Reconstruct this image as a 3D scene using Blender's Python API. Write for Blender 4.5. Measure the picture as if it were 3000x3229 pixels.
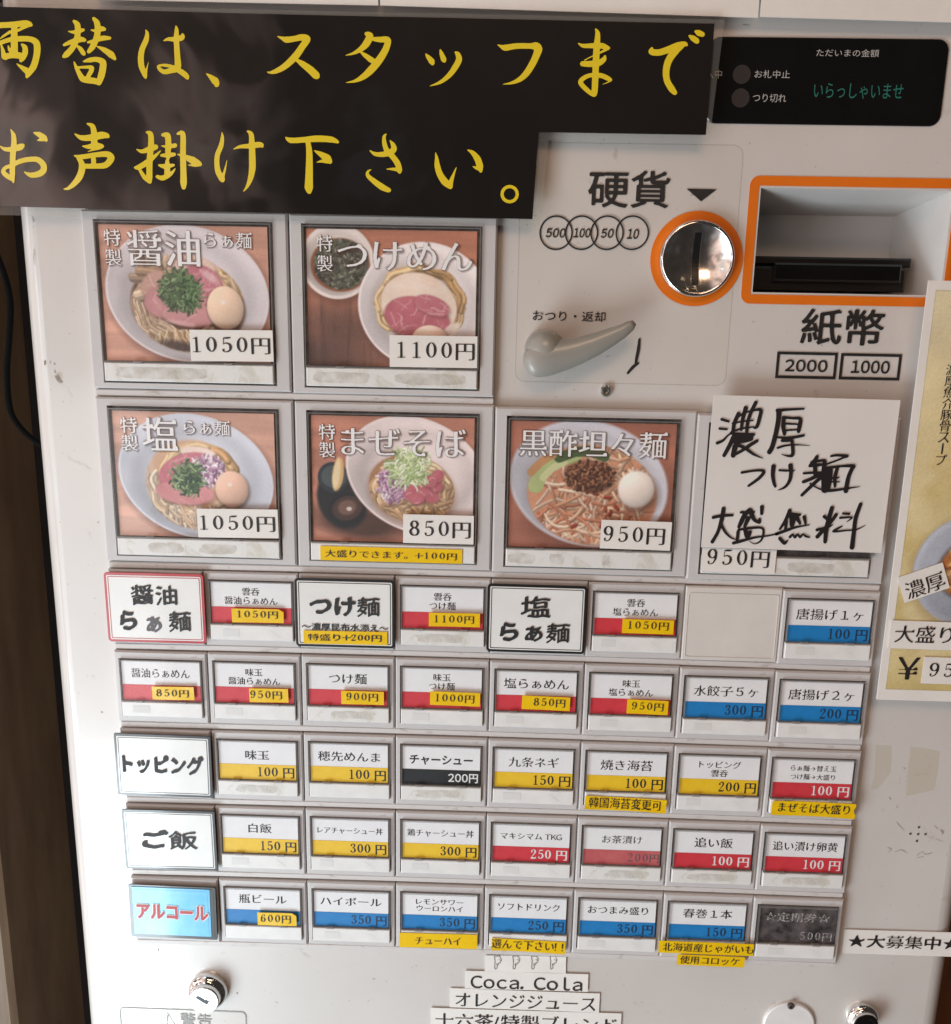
import bpy, bmesh, math, random
import numpy as np
from mathutils import Vector, Matrix

for o in list(bpy.data.objects): bpy.data.objects.remove(o)
SC = bpy.context.scene
COL = SC.collection
rnd = random.Random(7)
nrng = np.random.default_rng(11)

# ------------------------------------------------------------------ camera
CAM_R = np.array([[0.9993809875829571, -0.018508397593792216, 0.029917902269768284],
                  [0.02466440329291276, 0.9750297033076178, -0.22070057743028945],
                  [-0.025086029337419144, 0.2213018682396711, 0.9748826463968436]])   # rows: right, down, forward
CAM_P = np.array([0.0024106158600521455, -0.15553196429609367, -0.3639389104574354])  # right, down, away
def w3(v): return Vector((v[0], v[2], -v[1]))
cam_d = bpy.data.cameras.new('camera'); cam = bpy.data.objects.new('camera', cam_d); COL.objects.link(cam)
r_, u_, b_ = w3(CAM_R[0]), -w3(CAM_R[1]), -w3(CAM_R[2])
cam.matrix_world = Matrix(((r_.x, u_.x, b_.x, 0), (r_.y, u_.y, b_.y, 0), (r_.z, u_.z, b_.z, 0), (0, 0, 0, 1)))
cam.location = w3(CAM_P)
cam_d.sensor_fit = 'HORIZONTAL'; cam_d.sensor_width = 36; cam_d.lens = 36 * 2900 / 3000
cam_d.clip_start = 0.01; cam_d.clip_end = 60
SC.camera = cam

# ------------------------------------------------------------------ surroundings light
W = bpy.data.worlds.new('World'); SC.world = W; W.use_nodes = True
nt = W.node_tree; N = nt.nodes; L = nt.links; N.clear()
def wn(t, **k):
    n = N.new(t)
    for a, b in k.items(): setattr(n, a, b)
    return n
out = wn('ShaderNodeOutputWorld'); bg = wn('ShaderNodeBackground'); tc = wn('ShaderNodeTexCoord')
noi = wn('ShaderNodeTexNoise'); noi.inputs['Scale'].default_value = 4.2; noi.inputs['Detail'].default_value = 4; noi.inputs['Roughness'].default_value = .5; noi.inputs['Distortion'].default_value = .6
rmp = wn('ShaderNodeValToRGB'); cr = rmp.color_ramp
cr.elements[0].position = .40; cr.elements[0].color = (.016, .012, .010, 1)
cr.elements[1].position = .66; cr.elements[1].color = (.62, .70, .78, 1)
for p_, c_ in ((.46, (.05, .035, .03)), (.49, (.22, .15, .13)), (.54, (.20, .155, .14)), (.56, (.06, .06, .055)), (.61, (.07, .075, .07)), (.63, (.34, .38, .42))):
    e = cr.elements.new(p_); e.color = (*c_, 1)
sep = wn('ShaderNodeSeparateXYZ'); mr = wn('ShaderNodeMapRange'); mr.inputs['From Min'].default_value = -.20; mr.inputs['From Max'].default_value = -.42
mr.inputs['To Min'].default_value = .10; mr.inputs['To Max'].default_value = 9
mul = wn('ShaderNodeVectorMath', operation='SCALE')
L.new(tc.outputs['Generated'], noi.inputs['Vector']); L.new(noi.outputs['Fac'], rmp.inputs['Fac'])
L.new(tc.outputs['Generated'], sep.inputs[0]); L.new(sep.outputs['X'], mr.inputs['Value'])
L.new(rmp.outputs['Color'], mul.inputs[0]); L.new(mr.outputs['Result'], mul.inputs['Scale'])
add = wn('ShaderNodeVectorMath', operation='ADD'); add.inputs[1].default_value = (.035, .03, .027)
L.new(mul.outputs[0], add.inputs[0]); L.new(add.outputs[0], bg.inputs['Color']); bg.inputs['Strength'].default_value = .8
L.new(bg.outputs[0], out.inputs[0])

def area(name, loc, target, sx, sy, power, col):
    l = bpy.data.lights.new(name, 'AREA'); l.shape = 'RECTANGLE'; l.size = sx; l.size_y = sy; l.energy = power; l.color = col
    o = bpy.data.objects.new(name, l); COL.objects.link(o); o.location = loc
    d = (Vector(target) - Vector(loc)); o.rotation_euler = d.to_track_quat('-Z', 'Y').to_euler(); return o
# daylight falling in through the open doorway to the left of the machine
dl = area('doorway_daylight', (-.68, -.60, -.71), (-.68, 0, -.71), .60, .70, 17, (.78, .92, 1.0))
d2 = area('doorway_daylight_upper', (-.67, -.60, -.145), (-.67, 0, -.145), .60, .42, 1.5, (.90, .96, 1.0))
# room light over the customer
rl = area('ceiling_light', (.0, -1.35, 1.02), (.0, 0, .25), .6, .35, 5.6, (1.0, .64, .42))

SC.view_settings.view_transform = 'Standard'; SC.view_settings.look = 'None'
SC.view_settings.exposure = 0.12; SC.view_settings.gamma = 1; SC.view_settings.use_curve_mapping = False
SC.cycles.max_bounces = 8; SC.cycles.transparent_max_bounces = 24
try: SC.cycles.use_denoising = True
except Exception: pass

# ------------------------------------------------------------------ coordinates on the machine's front (metres)
PU, PV = 0.04, 0.895654785283374 * 0.04          # button pitch across and down
def PX(x, y, Y=0.0):
    """a survey point on the photograph (3000 px wide) to X, Z on the plane Y"""
    d = CAM_R.T @ np.array([(x - 1500) / 2900., (y - 1614.5) / 2900., 1.0])
    t = (Y - CAM_P[2]) / d[2]
    p = CAM_P + d * t
    return float(p[0]), float(-p[1])
REG = dict(A=(0, 0, 1.232), B=(1500, 0, 1.232), C=(1500, 500, 1.232), D=(0, 650, 1.848), E=(900, 650, 1.848), F=(0, 1200, 1.848),
           G=(900, 1200, 1.848), H=(1900, 1200, 1.68), I=(300, 1770, 1.848), J=(1200, 1800, 1.848), K=(2000, 1800, 1.848),
           L=(300, 2290, 1.848), M=(1200, 2300, 1.848), N=(2000, 2300, 1.848), O=(300, 2750, 1.54), Q=(1300, 2750, 1.0871), S=(0, 0, 1.0), Z=(0, 0, .616))
def RG(reg, x, y, Y=0.0):
    ox, oy, s = REG[reg]
    return PX(ox + x / s, oy + y / s, Y)
def rect_of(reg, c, Y):
    """corner survey (TL, TR, BR, BL) -> centre x, z, width, height, angle"""
    p = [np.array(RG(reg, a, b, Y)) for a, b in c]
    ctr = sum(p) / 4; ex = ((p[1] - p[0]) + (p[2] - p[3])) / 2
    ez = ((p[0] - p[3]) + (p[1] - p[2])) / 2
    return ctr[0], ctr[1], np.hypot(*ex), np.hypot(*ez), math.atan2(ex[1], ex[0])
def box_of(reg, b, Y):
    x0, y0, x1, y1 = b; sk = (x1 - x0) * .028
    l = np.array(RG(reg, x0, (y0 + y1) / 2, Y)); r = np.array(RG(reg, x1, (y0 + y1) / 2, Y))
    t = np.array(RG(reg, (x0 + x1) / 2, y0 + sk / 2, Y)); m = np.array(RG(reg, (x0 + x1) / 2, y1 - sk / 2, Y))
    c = np.array(RG(reg, (x0 + x1) / 2, (y0 + y1) / 2, Y))
    return c[0], c[1], abs(r[0] - l[0]), abs(t[1] - m[1])

# ------------------------------------------------------------------ materials
def mat(name, col=(.8, .8, .8), rough=.5, metal=0, coat=0, coat_r=.05, spec=.5, emis=None, es=0, alpha=1):
    m = bpy.data.materials.new(name); m.use_nodes = True
    p = m.node_tree.nodes['Principled BSDF']
    p.inputs['Base Color'].default_value = (*col, 1); p.inputs['Roughness'].default_value = rough; p.inputs['Metallic'].default_value = metal
    p.inputs['Coat Weight'].default_value = coat; p.inputs['Coat Roughness'].default_value = coat_r; p.inputs['Specular IOR Level'].default_value = spec
    if emis: p.inputs['Emission Color'].default_value = (*emis, 1); p.inputs['Emission Strength'].default_value = es
    return m
def nodes_of(m): return m.node_tree, m.node_tree.nodes['Principled BSDF']
def nz(t, scale, detail=3, rough=.5, coords='Object', sx=(1, 1, 1), dist=0):
    tc = t.nodes.new('ShaderNodeTexCoord'); mp = t.nodes.new('ShaderNodeMapping'); mp.inputs['Scale'].default_value = sx
    n = t.nodes.new('ShaderNodeTexNoise'); n.inputs['Scale'].default_value = scale; n.inputs['Detail'].default_value = detail
    n.inputs['Roughness'].default_value = rough; n.inputs['Distortion'].default_value = dist
    t.links.new(tc.outputs[coords], mp.inputs[0]); t.links.new(mp.outputs[0], n.inputs['Vector']); return n.outputs['Fac']
def ramp(t, fac, stops):
    r = t.nodes.new('ShaderNodeValToRGB'); r.color_ramp.elements[0].position = stops[0][0]; r.color_ramp.elements[0].color = (*stops[0][1], 1)
    r.color_ramp.elements[1].position = stops[-1][0]; r.color_ramp.elements[1].color = (*stops[-1][1], 1)
    for p, c in stops[1:-1]: e = r.color_ramp.elements.new(p); e.color = (*c, 1)
    t.links.new(fac, r.inputs['Fac']); return r.outputs['Color']
def mixc(t, fac, a, b, mode='MIX'):
    m = t.nodes.new('ShaderNodeMix'); m.data_type = 'RGBA'; m.blend_type = mode
    for s, v in ((m.inputs[0], fac), (m.inputs[6], a), (m.inputs[7], b)):
        if hasattr(v, 'links') or hasattr(v, 'is_linked'): t.links.new(v, s)
        elif isinstance(v, (int, float)): s.default_value = v
        else: s.default_value = (*v, 1)
    return m.outputs[2]
def bump(t, p, fac, strength, dist, inp='Normal'):
    b = t.nodes.new('ShaderNodeBump'); b.inputs['Strength'].default_value = strength; b.inputs['Distance'].default_value = dist
    t.links.new(fac, b.inputs['Height']); t.links.new(b.outputs[0], p.inputs[inp]); return b
def mottled(name, c1, c2, scale, rough=.5, coat=0, bs=0, bd=.0002, bscale=300, coat_r=.05, sx=(1, 1, 1)):
    m = mat(name, c1, rough, coat=coat, coat_r=coat_r); t, p = nodes_of(m)
    f = nz(t, scale, 4, .6, sx=sx); c = ramp(t, f, [(.35, c1), (.65, c2)]); t.links.new(c, p.inputs['Base Color'])
    if bs: bump(t, p, nz(t, bscale, 2), bs, bd)
    return m

M = {}
# enamelled cabinet with grime
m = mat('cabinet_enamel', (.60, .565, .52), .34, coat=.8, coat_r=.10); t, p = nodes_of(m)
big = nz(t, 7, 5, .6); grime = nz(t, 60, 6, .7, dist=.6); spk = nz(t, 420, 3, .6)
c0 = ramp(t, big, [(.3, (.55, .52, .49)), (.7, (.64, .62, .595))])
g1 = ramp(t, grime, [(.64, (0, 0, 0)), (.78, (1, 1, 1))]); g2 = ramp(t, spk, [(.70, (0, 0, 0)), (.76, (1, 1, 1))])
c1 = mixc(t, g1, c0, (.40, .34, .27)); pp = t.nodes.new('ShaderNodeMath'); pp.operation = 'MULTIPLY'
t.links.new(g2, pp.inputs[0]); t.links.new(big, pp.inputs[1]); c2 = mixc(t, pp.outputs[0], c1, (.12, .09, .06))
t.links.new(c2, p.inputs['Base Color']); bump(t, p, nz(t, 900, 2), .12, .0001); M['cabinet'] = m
m = mat('bezel_plastic', (.45, .415, .40), .38); t, p = nodes_of(m)
f1 = nz(t, 22, 5, .6, 'Object'); f2 = nz(t, 160, 5, .7)
c0 = ramp(t, f1, [(.3, (.50, .485, .48)), (.7, (.57, .555, .55))]); c1 = mixc(t, ramp(t, f2, [(.62, (0, 0, 0)), (.8, (.7, .7, .7))]), c0, (.30, .24, .18))
t.links.new(c1, p.inputs['Base Color']); bump(t, p, nz(t, 1500, 2), .15, .00005); M['bezel'] = m
m = mat('rail_plastic', (.52, .49, .47), .4); t, p = nodes_of(m)
f2 = nz(t, 90, 6, .75, sx=(1, 1, 2.5)); c1 = mixc(t, ramp(t, f2, [(.56, (0, 0, 0)), (.72, (.8, .8, .8))]), (.58, .555, .54), (.27, .21, .15))
t.links.new(c1, p.inputs['Base Color']); M['rail'] = m
M['dark'] = mottled('seam_shadow_plastic', (.05, .042, .04), (.10, .085, .08), 120, .5)
M['recess'] = mottled('case_edge_plastic', (.15, .135, .13), (.30, .28, .27), 260, .35)
M['card'] = mottled('printed_card_white', (.78, .78, .79), (.82, .82, .82), 90, .6)
M['lid'] = mottled('lid_plastic_white', (.70, .70, .685), (.75, .75, .735), 150, .35, coat=.3, bs=.05)
m = mat('lid_plastic_residue', (.6, .6, .58), .4, coat=.2); t, p = nodes_of(m)
f = nz(t, 130, 5, .65, sx=(1, 1, .8), dist=.8); c = ramp(t, f, [(.5, (.70, .70, .68)), (.60, (.62, .61, .56)), (.72, (.56, .545, .47))]); t.links.new(c, p.inputs['Base Color']); M['lid_residue'] = m
M['red'] = mottled('strip_red', (.60, .030, .045), (.64, .04, .055), 200, .5)
M['pink'] = mottled('strip_faded_red', (.50, .09, .10), (.55, .13, .13), 100, .5)
M['yellow'] = mottled('strip_yellow', (.80, .50, .008), (.84, .55, .015), 200, .5)
M['blue'] = mottled('strip_blue', (.004, .19, .50), (.008, .21, .54), 200, .5)
M['blackstrip'] = mottled('strip_black', (.006, .006, .007), (.012, .012, .012), 200, .5)
M['tape'] = mottled('label_tape_yellow', (.82, .54, .004), (.78, .50, .006), 220, .33, coat=.3, coat_r=.15, bs=.2, bscale=500)
M['paper'] = mottled('label_tape_white', (.72, .70, .66), (.76, .74, .70), 60, .5, bs=.1)
M['ink'] = mottled('printed_black_ink', (.008, .007, .007), (.014, .013, .013), 400, .6)
M['softink'] = mat('faded_ink', (.10, .095, .10), .5)
M['bluedark'] = mat('dark_ink_on_blue', (.012, .03, .07), .5)
M['whiteink'] = mat('white_ink', (.76, .75, .74), .5)
M['greyink'] = mat('grey_ink', (.30, .30, .29), .5)
M['ghost'] = mat('faint_print', (.64, .64, .625), .5)
M['palink'] = mottled('rubbed_white_ink', (.55, .53, .51), (.12, .1, .1), 700, .5)
M['laminate'] = mottled('laminated_white_card', (.72, .73, .71), (.76, .77, .75), 60, .35, coat=.7, coat_r=.08, bs=.25, bd=.0006, bscale=45)
M['redborder'] = mottled('laminated_red_print', (.50, .035, .045), (.42, .03, .04), 60, .35, coat=.7, coat_r=.08)
M['blkborder'] = mottled('laminated_black_print', (.010, .010, .010), (.016, .015, .015), 60, .35, coat=.7, coat_r=.1)
M['orange'] = mottled('orange_print', (.68, .15, .006), (.72, .17, .01), 40, .35, coat=.2)
M['chrome'] = mat('chrome', (.78, .77, .75), .10, metal=1)
m = mat('brushed_steel', (.62, .61, .58), .28, metal=1); t, p = nodes_of(m); bump(t, p, nz(t, 700, 2), .1, .0001); M['steel'] = m
M['blackplastic'] = mottled('black_plastic', (.005, .005, .005), (.008, .008, .008), 80, .35)
M['blackgloss'] = mottled('black_acrylic', (.004, .004, .004), (.006, .006, .006), 40, .12, coat=.2, coat_r=.05)
M['lever'] = mottled('grey_lever_plastic', (.27, .265, .235), (.31, .305, .275), 30, .34, coat=.2, coat_r=.15)
M['recesswall'] = mottled('recess_paint', (.60, .59, .57), (.66, .645, .62), 30, .4)
M['green'] = mat('display_segments', (.01, .05, .04), .4, emis=(.02, .30, .22), es=.2)
M['led'] = mat('unlit_indicator', (.014, .013, .014), .5)
M['scuff'] = mottled('scuffed_enamel', (.22, .185, .15), (.40, .36, .31), 300, .6)
M['dish'] = mat('polished_dish_steel', (.72, .70, .67), .17, metal=1)
M['dimwhite'] = mat('panel_white_ink', (.42, .41, .39), .6)
M['glue'] = bpy.data.materials.new('glue_stain'); M['glue'].use_nodes = True
t = M['glue'].node_tree; t.nodes.clear(); o_ = t.nodes.new('ShaderNodeOutputMaterial'); mx = t.nodes.new('ShaderNodeMixShader'); tr = t.nodes.new('ShaderNodeBsdfTransparent'); df = t.nodes.new('ShaderNodeBsdfDiffuse'); df.inputs[0].default_value = (.36, .30, .20, 1)
mr_ = t.nodes.new('ShaderNodeMapRange'); mr_.inputs['From Min'].default_value = .35; mr_.inputs['From Max'].default_value = .65; mr_.inputs['To Min'].default_value = .04; mr_.inputs['To Max'].default_value = .26
t.links.new(nz(t, 190, 4, .6), mr_.inputs['Value']); t.links.new(mr_.outputs[0], mx.inputs[0]); t.links.new(tr.outputs[0], mx.inputs[1]); t.links.new(df.outputs[0], mx.inputs[2]); t.links.new(mx.outputs[0], o_.inputs[0])
def clear(name, tint=(1, 1, 1), ior=1.47, rough=.03, haze=0, bs=0, bscale=60, bd=.0005):
    m = bpy.data.materials.new(name); m.use_nodes = True; t = m.node_tree; t.nodes.clear()
    o = t.nodes.new('ShaderNodeOutputMaterial'); tr = t.nodes.new('ShaderNodeBsdfTransparent'); tr.inputs[0].default_value = (*tint, 1)
    gl = t.nodes.new('ShaderNodeBsdfGlossy'); gl.inputs['Roughness'].default_value = rough
    fr = t.nodes.new('ShaderNodeFresnel'); fr.inputs[0].default_value = ior; mx = t.nodes.new('ShaderNodeMixShader')
    ge = t.nodes.new('ShaderNodeNewGeometry'); inv = t.nodes.new('ShaderNodeMath'); inv.operation = 'SUBTRACT'; inv.inputs[0].default_value = 1; t.links.new(ge.outputs['Backfacing'], inv.inputs[1])
    fm = t.nodes.new('ShaderNodeMath'); fm.operation = 'MULTIPLY'; t.links.new(fr.outputs[0], fm.inputs[0]); t.links.new(inv.outputs[0], fm.inputs[1])
    t.links.new(fm.outputs[0], mx.inputs[0]); last = tr.outputs[0]
    if haze:
        df = t.nodes.new('ShaderNodeBsdfDiffuse'); df.inputs[0].default_value = (.75, .74, .70, 1); mh = t.nodes.new('ShaderNodeMixShader'); mh.inputs[0].default_value = haze
        t.links.new(tr.outputs[0], mh.inputs[1]); t.links.new(df.outputs[0], mh.inputs[2]); last = mh.outputs[0]
    t.links.new(last, mx.inputs[1]); t.links.new(gl.outputs[0], mx.inputs[2]); t.links.new(mx.outputs[0], o.inputs[0])
    if bs:
        b = t.nodes.new('ShaderNodeBump'); b.inputs['Strength'].default_value = bs; b.inputs['Distance'].default_value = bd
        t.links.new(nz(t, bscale, 3), b.inputs['Height']); t.links.new(b.outputs[0], gl.inputs['Normal']); t.links.new(b.outputs[0], fr.inputs['Normal'])
    return m
M['cover'] = clear('clear_case', (.97, .975, .98), rough=.045, haze=.006, bs=.15, bscale=90)
M['coveredge'] = clear('clear_case_edge', (.55, .53, .53), rough=.12, haze=.16)
M['film'] = clear('clear_film', (.95, .94, .91), ior=1.40, rough=.06, haze=.08, bs=.5, bscale=30, bd=.002)
M['panelfilm'] = clear('panel_film', (.995, .99, .98), ior=1.25, rough=.1, haze=.0)
M['filmedge'] = clear('film_edge', (.88, .86, .83), ior=1.2, rough=.2)
M['oldtape'] = clear('yellowed_tape', (.97, .955, .91), rough=.25, haze=.02, bs=.4, bscale=200)
m = mat('laminated_black_sheet', (.007, .006, .0055), .42, coat=1, coat_r=.05, spec=.1); t, p = nodes_of(m)
b = bump(t, p, nz(t, 11, 3, .5, dist=.4), .22, .006, 'Coat Normal'); M['signblack'] = m
p.inputs['Coat IOR'].default_value = 1.75
m = mat('laminated_yellow_print', (.76, .58, .004), .5, coat=1, coat_r=.05); t, p = nodes_of(m)
b = bump(t, p, nz(t, 11, 3, .5, dist=.4), .22, .006, 'Coat Normal'); p.inputs['Coat IOR'].default_value = 1.75; M['signyellow'] = m
m = mat('marker_ink', (.012, .009, .010), .5); M['marker'] = m
M['handpaper'] = mottled('handwritten_paper', (.66, .64, .61), (.69, .67, .64), 20, .6, bs=.1, bscale=200)
M['skyblue'] = mottled('light_blue_print', (.04, .42, .80), (.20, .58, .86), 45, .35, coat=.7, coat_r=.1)
M['redink'] = mat('red_ink', (.42, .015, .02), .45)
M['wallbrown'] = mottled('dark_wall', (.010, .0065, .0045), (.020, .012, .008), 9, .7)
M['boardbrown'] = mottled('stained_board', (.12, .042, .014), (.17, .065, .024), 12, .5, sx=(4, 1, .4))
m = mat('timber_post', (.16, .085, .035), .6); t, p = nodes_of(m)
c = ramp(t, nz(t, 40, 4, .6, sx=(6, 1, .25)), [(.3, (.07, .036, .015)), (.7, (.12, .07, .034))]); t.links.new(c, p.inputs['Base Color']); M['timber'] = m
m = mat('poster_gold', (.6, .45, .15), .45, coat=.3); t, p = nodes_of(m)
c = ramp(t, nz(t, 22, 6, .6), [(.3, (.50, .40, .15)), (.5, (.64, .55, .29)), (.72, (.72, .66, .44))]); t.links.new(c, p.inputs['Base Color']); M['gold'] = m
M['bowlgrey'] = mottled('poster_bowl_grey', (.34, .36, .39), (.46, .47, .49), 16, .45, coat=.3)
m = mat('food_print', (.5, .5, .5), .55, coat=.0); t, p = nodes_of(m); a = t.nodes.new('ShaderNodeVertexColor'); a.layer_name = 'Print'
t.links.new(a.outputs['Color'], p.inputs['Base Color']); M['foodprint'] = m
m = bpy.data.materials.new('letter_shade'); m.use_nodes = True; t = m.node_tree; t.nodes.clear(); o_ = t.nodes.new('ShaderNodeOutputMaterial'); mx = t.nodes.new('ShaderNodeMixShader')
tr = t.nodes.new('ShaderNodeBsdfTransparent'); df = t.nodes.new('ShaderNodeBsdfDiffuse'); df.inputs[0].default_value = (.16, .09, .07, 1); mx.inputs[0].default_value = .20
t.links.new(tr.outputs[0], mx.inputs[1]); t.links.new(df.outputs[0], mx.inputs[2]); t.links.new(mx.outputs[0], o_.inputs[0]); M['letshade'] = m
M['picink'] = mat('menu_white_ink', (.84, .83, .82), .5)
M['bulb'] = mat('lamp_glass', (.9, .8, .6), .4, emis=(1, .72, .42), es=28)
M['cable'] = mat('black_cable', (.003, .003, .003), .9, spec=.1)

# ------------------------------------------------------------------ object helpers
def mesh(name, v, f, mats, smooth=False, mi=None):
    me = bpy.data.meshes.new(name); me.from_pydata([tuple(a) for a in v], [], f)
    for mm in (mats if isinstance(mats, (list, tuple)) else [mats]): me.materials.append(mm)
    if mi: me.polygons.foreach_set('material_index', mi)
    if smooth: me.polygons.foreach_set('use_smooth', [True] * len(me.polygons))
    me.update(); return me
def obj(name, me, parent=None, loc=(0, 0, 0)):
    o = bpy.data.objects.new(name, me); COL.objects.link(o); o.parent = parent; o.location = loc; return o
def tag(o, label=None, cat=None, group=None, kind=None):
    if label: o['label'] = label
    if cat: o['category'] = cat
    if group: o['group'] = group
    if kind: o['kind'] = kind
    return o
def empty(name, loc, parent=None):
    o = bpy.data.objects.new(name, None); COL.objects.link(o); o.location = loc; o.empty_display_size = .01; o.parent = parent; return o
class MB:
    def __init__(s): s.v = []; s.f = []; s.m = []
    def add(s, v, f, mi=0):
        b = len(s.v); s.v += [tuple(a) for a in v]; s.f += [tuple(i + b for i in q) for q in f]; s.m += [mi] * len(f)
    def box(s, x0, x1, y0, y1, z0, z1, ch=0, mi=0):
        """front towards -Y; ch chamfers the front edges"""
        if ch:
            L0 = [(x0, y1, z0), (x1, y1, z0), (x1, y1, z1), (x0, y1, z1)]
            L1 = [(x0, y0 + ch, z0), (x1, y0 + ch, z0), (x1, y0 + ch, z1), (x0, y0 + ch, z1)]
            L2 = [(x0 + ch, y0, z0 + ch), (x1 - ch, y0, z0 + ch), (x1 - ch, y0, z1 - ch), (x0 + ch, y0, z1 - ch)]
            v = L0 + L1 + L2; f = [(3, 2, 1, 0), (8, 9, 10, 11)]
            for k in range(4):
                n = (k + 1) % 4; f += [(k, n, 4 + n, 4 + k), (4 + k, 4 + n, 8 + n, 8 + k)]
        else:
            v = [(x0, y1, z0), (x1, y1, z0), (x1, y1, z1), (x0, y1, z1), (x0, y0, z0), (x1, y0, z0), (x1, y0, z1), (x0, y0, z1)]
            f = [(3, 2, 1, 0), (4, 5, 6, 7), (0, 1, 5, 4), (1, 2, 6, 5), (2, 3, 7, 6), (3, 0, 4, 7)]
        s.add(v, f, mi)
    def quad(s, x0, x1, y, z0, z1, mi=0): s.add([(x0, y, z0), (x1, y, z0), (x1, y, z1), (x0, y, z1)], [(0, 1, 2, 3)], mi)
    def loops(s, ls, mi=0, close=False):
        n = len(ls[0]); v = [p for l in ls for p in l]; f = []
        for a in range(len(ls) - 1):
            for k in range(n):
                q = (k + 1) % n; f.append((a * n + k, a * n + q, (a + 1) * n + q, (a + 1) * n + k))
        if close: f.append(tuple((len(ls) - 1) * n + k for k in range(n)))
        s.add(v, f, mi)
    def out(s, name, mats, parent=None, loc=(0, 0, 0), smooth=False, off=None):
        v = s.v if off is None else [(a - off[0], b - off[1], c - off[2]) for a, b, c in s.v]
        return obj(name, mesh(name, v, s.f, mats, smooth, s.m), parent, loc)
def rr(x0, x1, z0, z1, r, y, n=5):
    if not isinstance(r, (tuple, list)): r = (r,) * 4       # BL, BR, TR, TL
    pts = []
    for (cx, cz, a0, q) in ((x0, z0, 180, r[0]), (x1, z0, 270, r[1]), (x1, z1, 0, r[2]), (x0, z1, 90, r[3])):
        ccx = cx + (q if cx == x0 else -q); ccz = cz + (q if cz == z0 else -q)
        for k in range(n + 1):
            a = math.radians(a0 + 90 * k / n); pts.append((ccx + q * math.cos(a), y, ccz + q * math.sin(a)))
    return pts
def ring(cx, cz, r, y, n=48, rz=None): return [(cx + r * math.cos(2 * math.pi * k / n), y, cz + (rz or r) * math.sin(2 * math.pi * k / n)) for k in range(n)]

# ------------------------------------------------------------------ lettering: glyphs are rasterised, reshaped and traced back into flat polygons
S_ = 128
def dil(a, dx, dy):
    o = a.copy()
    for k in range(1, dx + 1): o[:, k:] |= a[:, :-k]; o[:, :-k] |= a[:, k:]
    b = o.copy()
    for k in range(1, dy + 1): b[k:] |= o[:-k]; b[:-k] |= o[k:]
    return b
def ero(a, dx, dy): return ~dil(~a, dx, dy)
def disc(a, r):
    o = a.copy()
    for dy in range(-r, r + 1):
        w = int(math.sqrt(r * r - dy * dy)); o |= np.roll(dil(a, w, 0), dy, 0)
    return o
def blur(a, s):
    k = np.exp(-np.arange(-int(3 * s) - 1, int(3 * s) + 2) ** 2 / (2 * s * s)); k /= k.sum()
    a = np.apply_along_axis(lambda r: np.convolve(r, k, 'same'), 0, a); return np.apply_along_axis(lambda r: np.convolve(r, k, 'same'), 1, a)
def contour(F, th=.5):
    """filled marching squares -> vertices (x, y in cells) and faces"""
    V = []; Fc = []
    H, Wd = F.shape; ins = F > th
    full = ins[:-1, :-1] & ins[1:, :-1] & ins[:-1, 1:] & ins[1:, 1:]
    anyi = ins[:-1, :-1] | ins[1:, :-1] | ins[:-1, 1:] | ins[1:, 1:]
    for j in range(H - 1):
        row = full[j]
        if row.any():
            d = np.diff(np.concatenate(([0], row.astype(np.int8), [0]))); st = np.where(d == 1)[0]; en = np.where(d == -1)[0]
            for a, b in zip(st, en):
                n = len(V); V += [(a, j), (b, j), (b, j + 1), (a, j + 1)]; Fc.append((n, n + 1, n + 2, n + 3))
    js, is_ = np.where(anyi & ~full)
    for j, i in zip(js, is_):
        cs = ((i, j, F[j, i]), (i + 1, j, F[j, i + 1]), (i + 1, j + 1, F[j + 1, i + 1]), (i, j + 1, F[j + 1, i])); poly = []
        for k in range(4):
            x0, y0, a = cs[k]; x1, y1, b = cs[(k + 1) % 4]
            if a > th: poly.append((x0, y0))
            if (a > th) != (b > th):
                q = (th - a) / (b - a); poly.append((x0 + q * (x1 - x0), y0 + q * (y1 - y0)))
        if len(poly) >= 3:
            n = len(V); V += poly; Fc.append(tuple(range(n, n + len(poly))))
    return np.array(V, float).reshape(-1, 2), Fc
def stamp(F, pts, cyc=False):
    """variable-width stroke (x, y, w) onto the field F"""
    P = np.array(pts, float); n = len(P); out = []
    for i in range(n - (0 if cyc else 1)):
        g = lambda k: P[k % n] if cyc else P[min(max(k, 0), n - 1)]
        p0, p1, p2, p3 = g(i - 1), g(i), g(i + 1), g(i + 2)
        m = max(2, int(np.hypot(*(p2 - p1)[:2]) / .8) + 1)
        for t in np.linspace(0, 1, m, endpoint=False):
            c = .5 * ((2 * p1) + (-p0 + p2) * t + (2 * p0 - 5 * p1 + 4 * p2 - p3) * t * t + (-p0 + 3 * p1 - 3 * p2 + p3) * t ** 3)
            c[2] = p1[2] + (p2[2] - p1[2]) * t; out.append(c)
    out.append(P[0] if cyc else P[-1])
    for x, y, w in out:
        r = max(w / 2, .25); x0 = max(int(x - r - 2), 0); x1 = min(int(x + r + 3), F.shape[1]); y0 = max(int(y - r - 2), 0); y1 = min(int(y + r + 3), F.shape[0])
        if x1 <= x0 or y1 <= y0: continue
        yy, xx = np.mgrid[y0:y1, x0:x1]; d = np.clip(r + .5 - np.hypot(xx - x, yy - y), 0, 1)
        F[y0:y1, x0:x1] = np.maximum(F[y0:y1, x0:x1], d)
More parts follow.
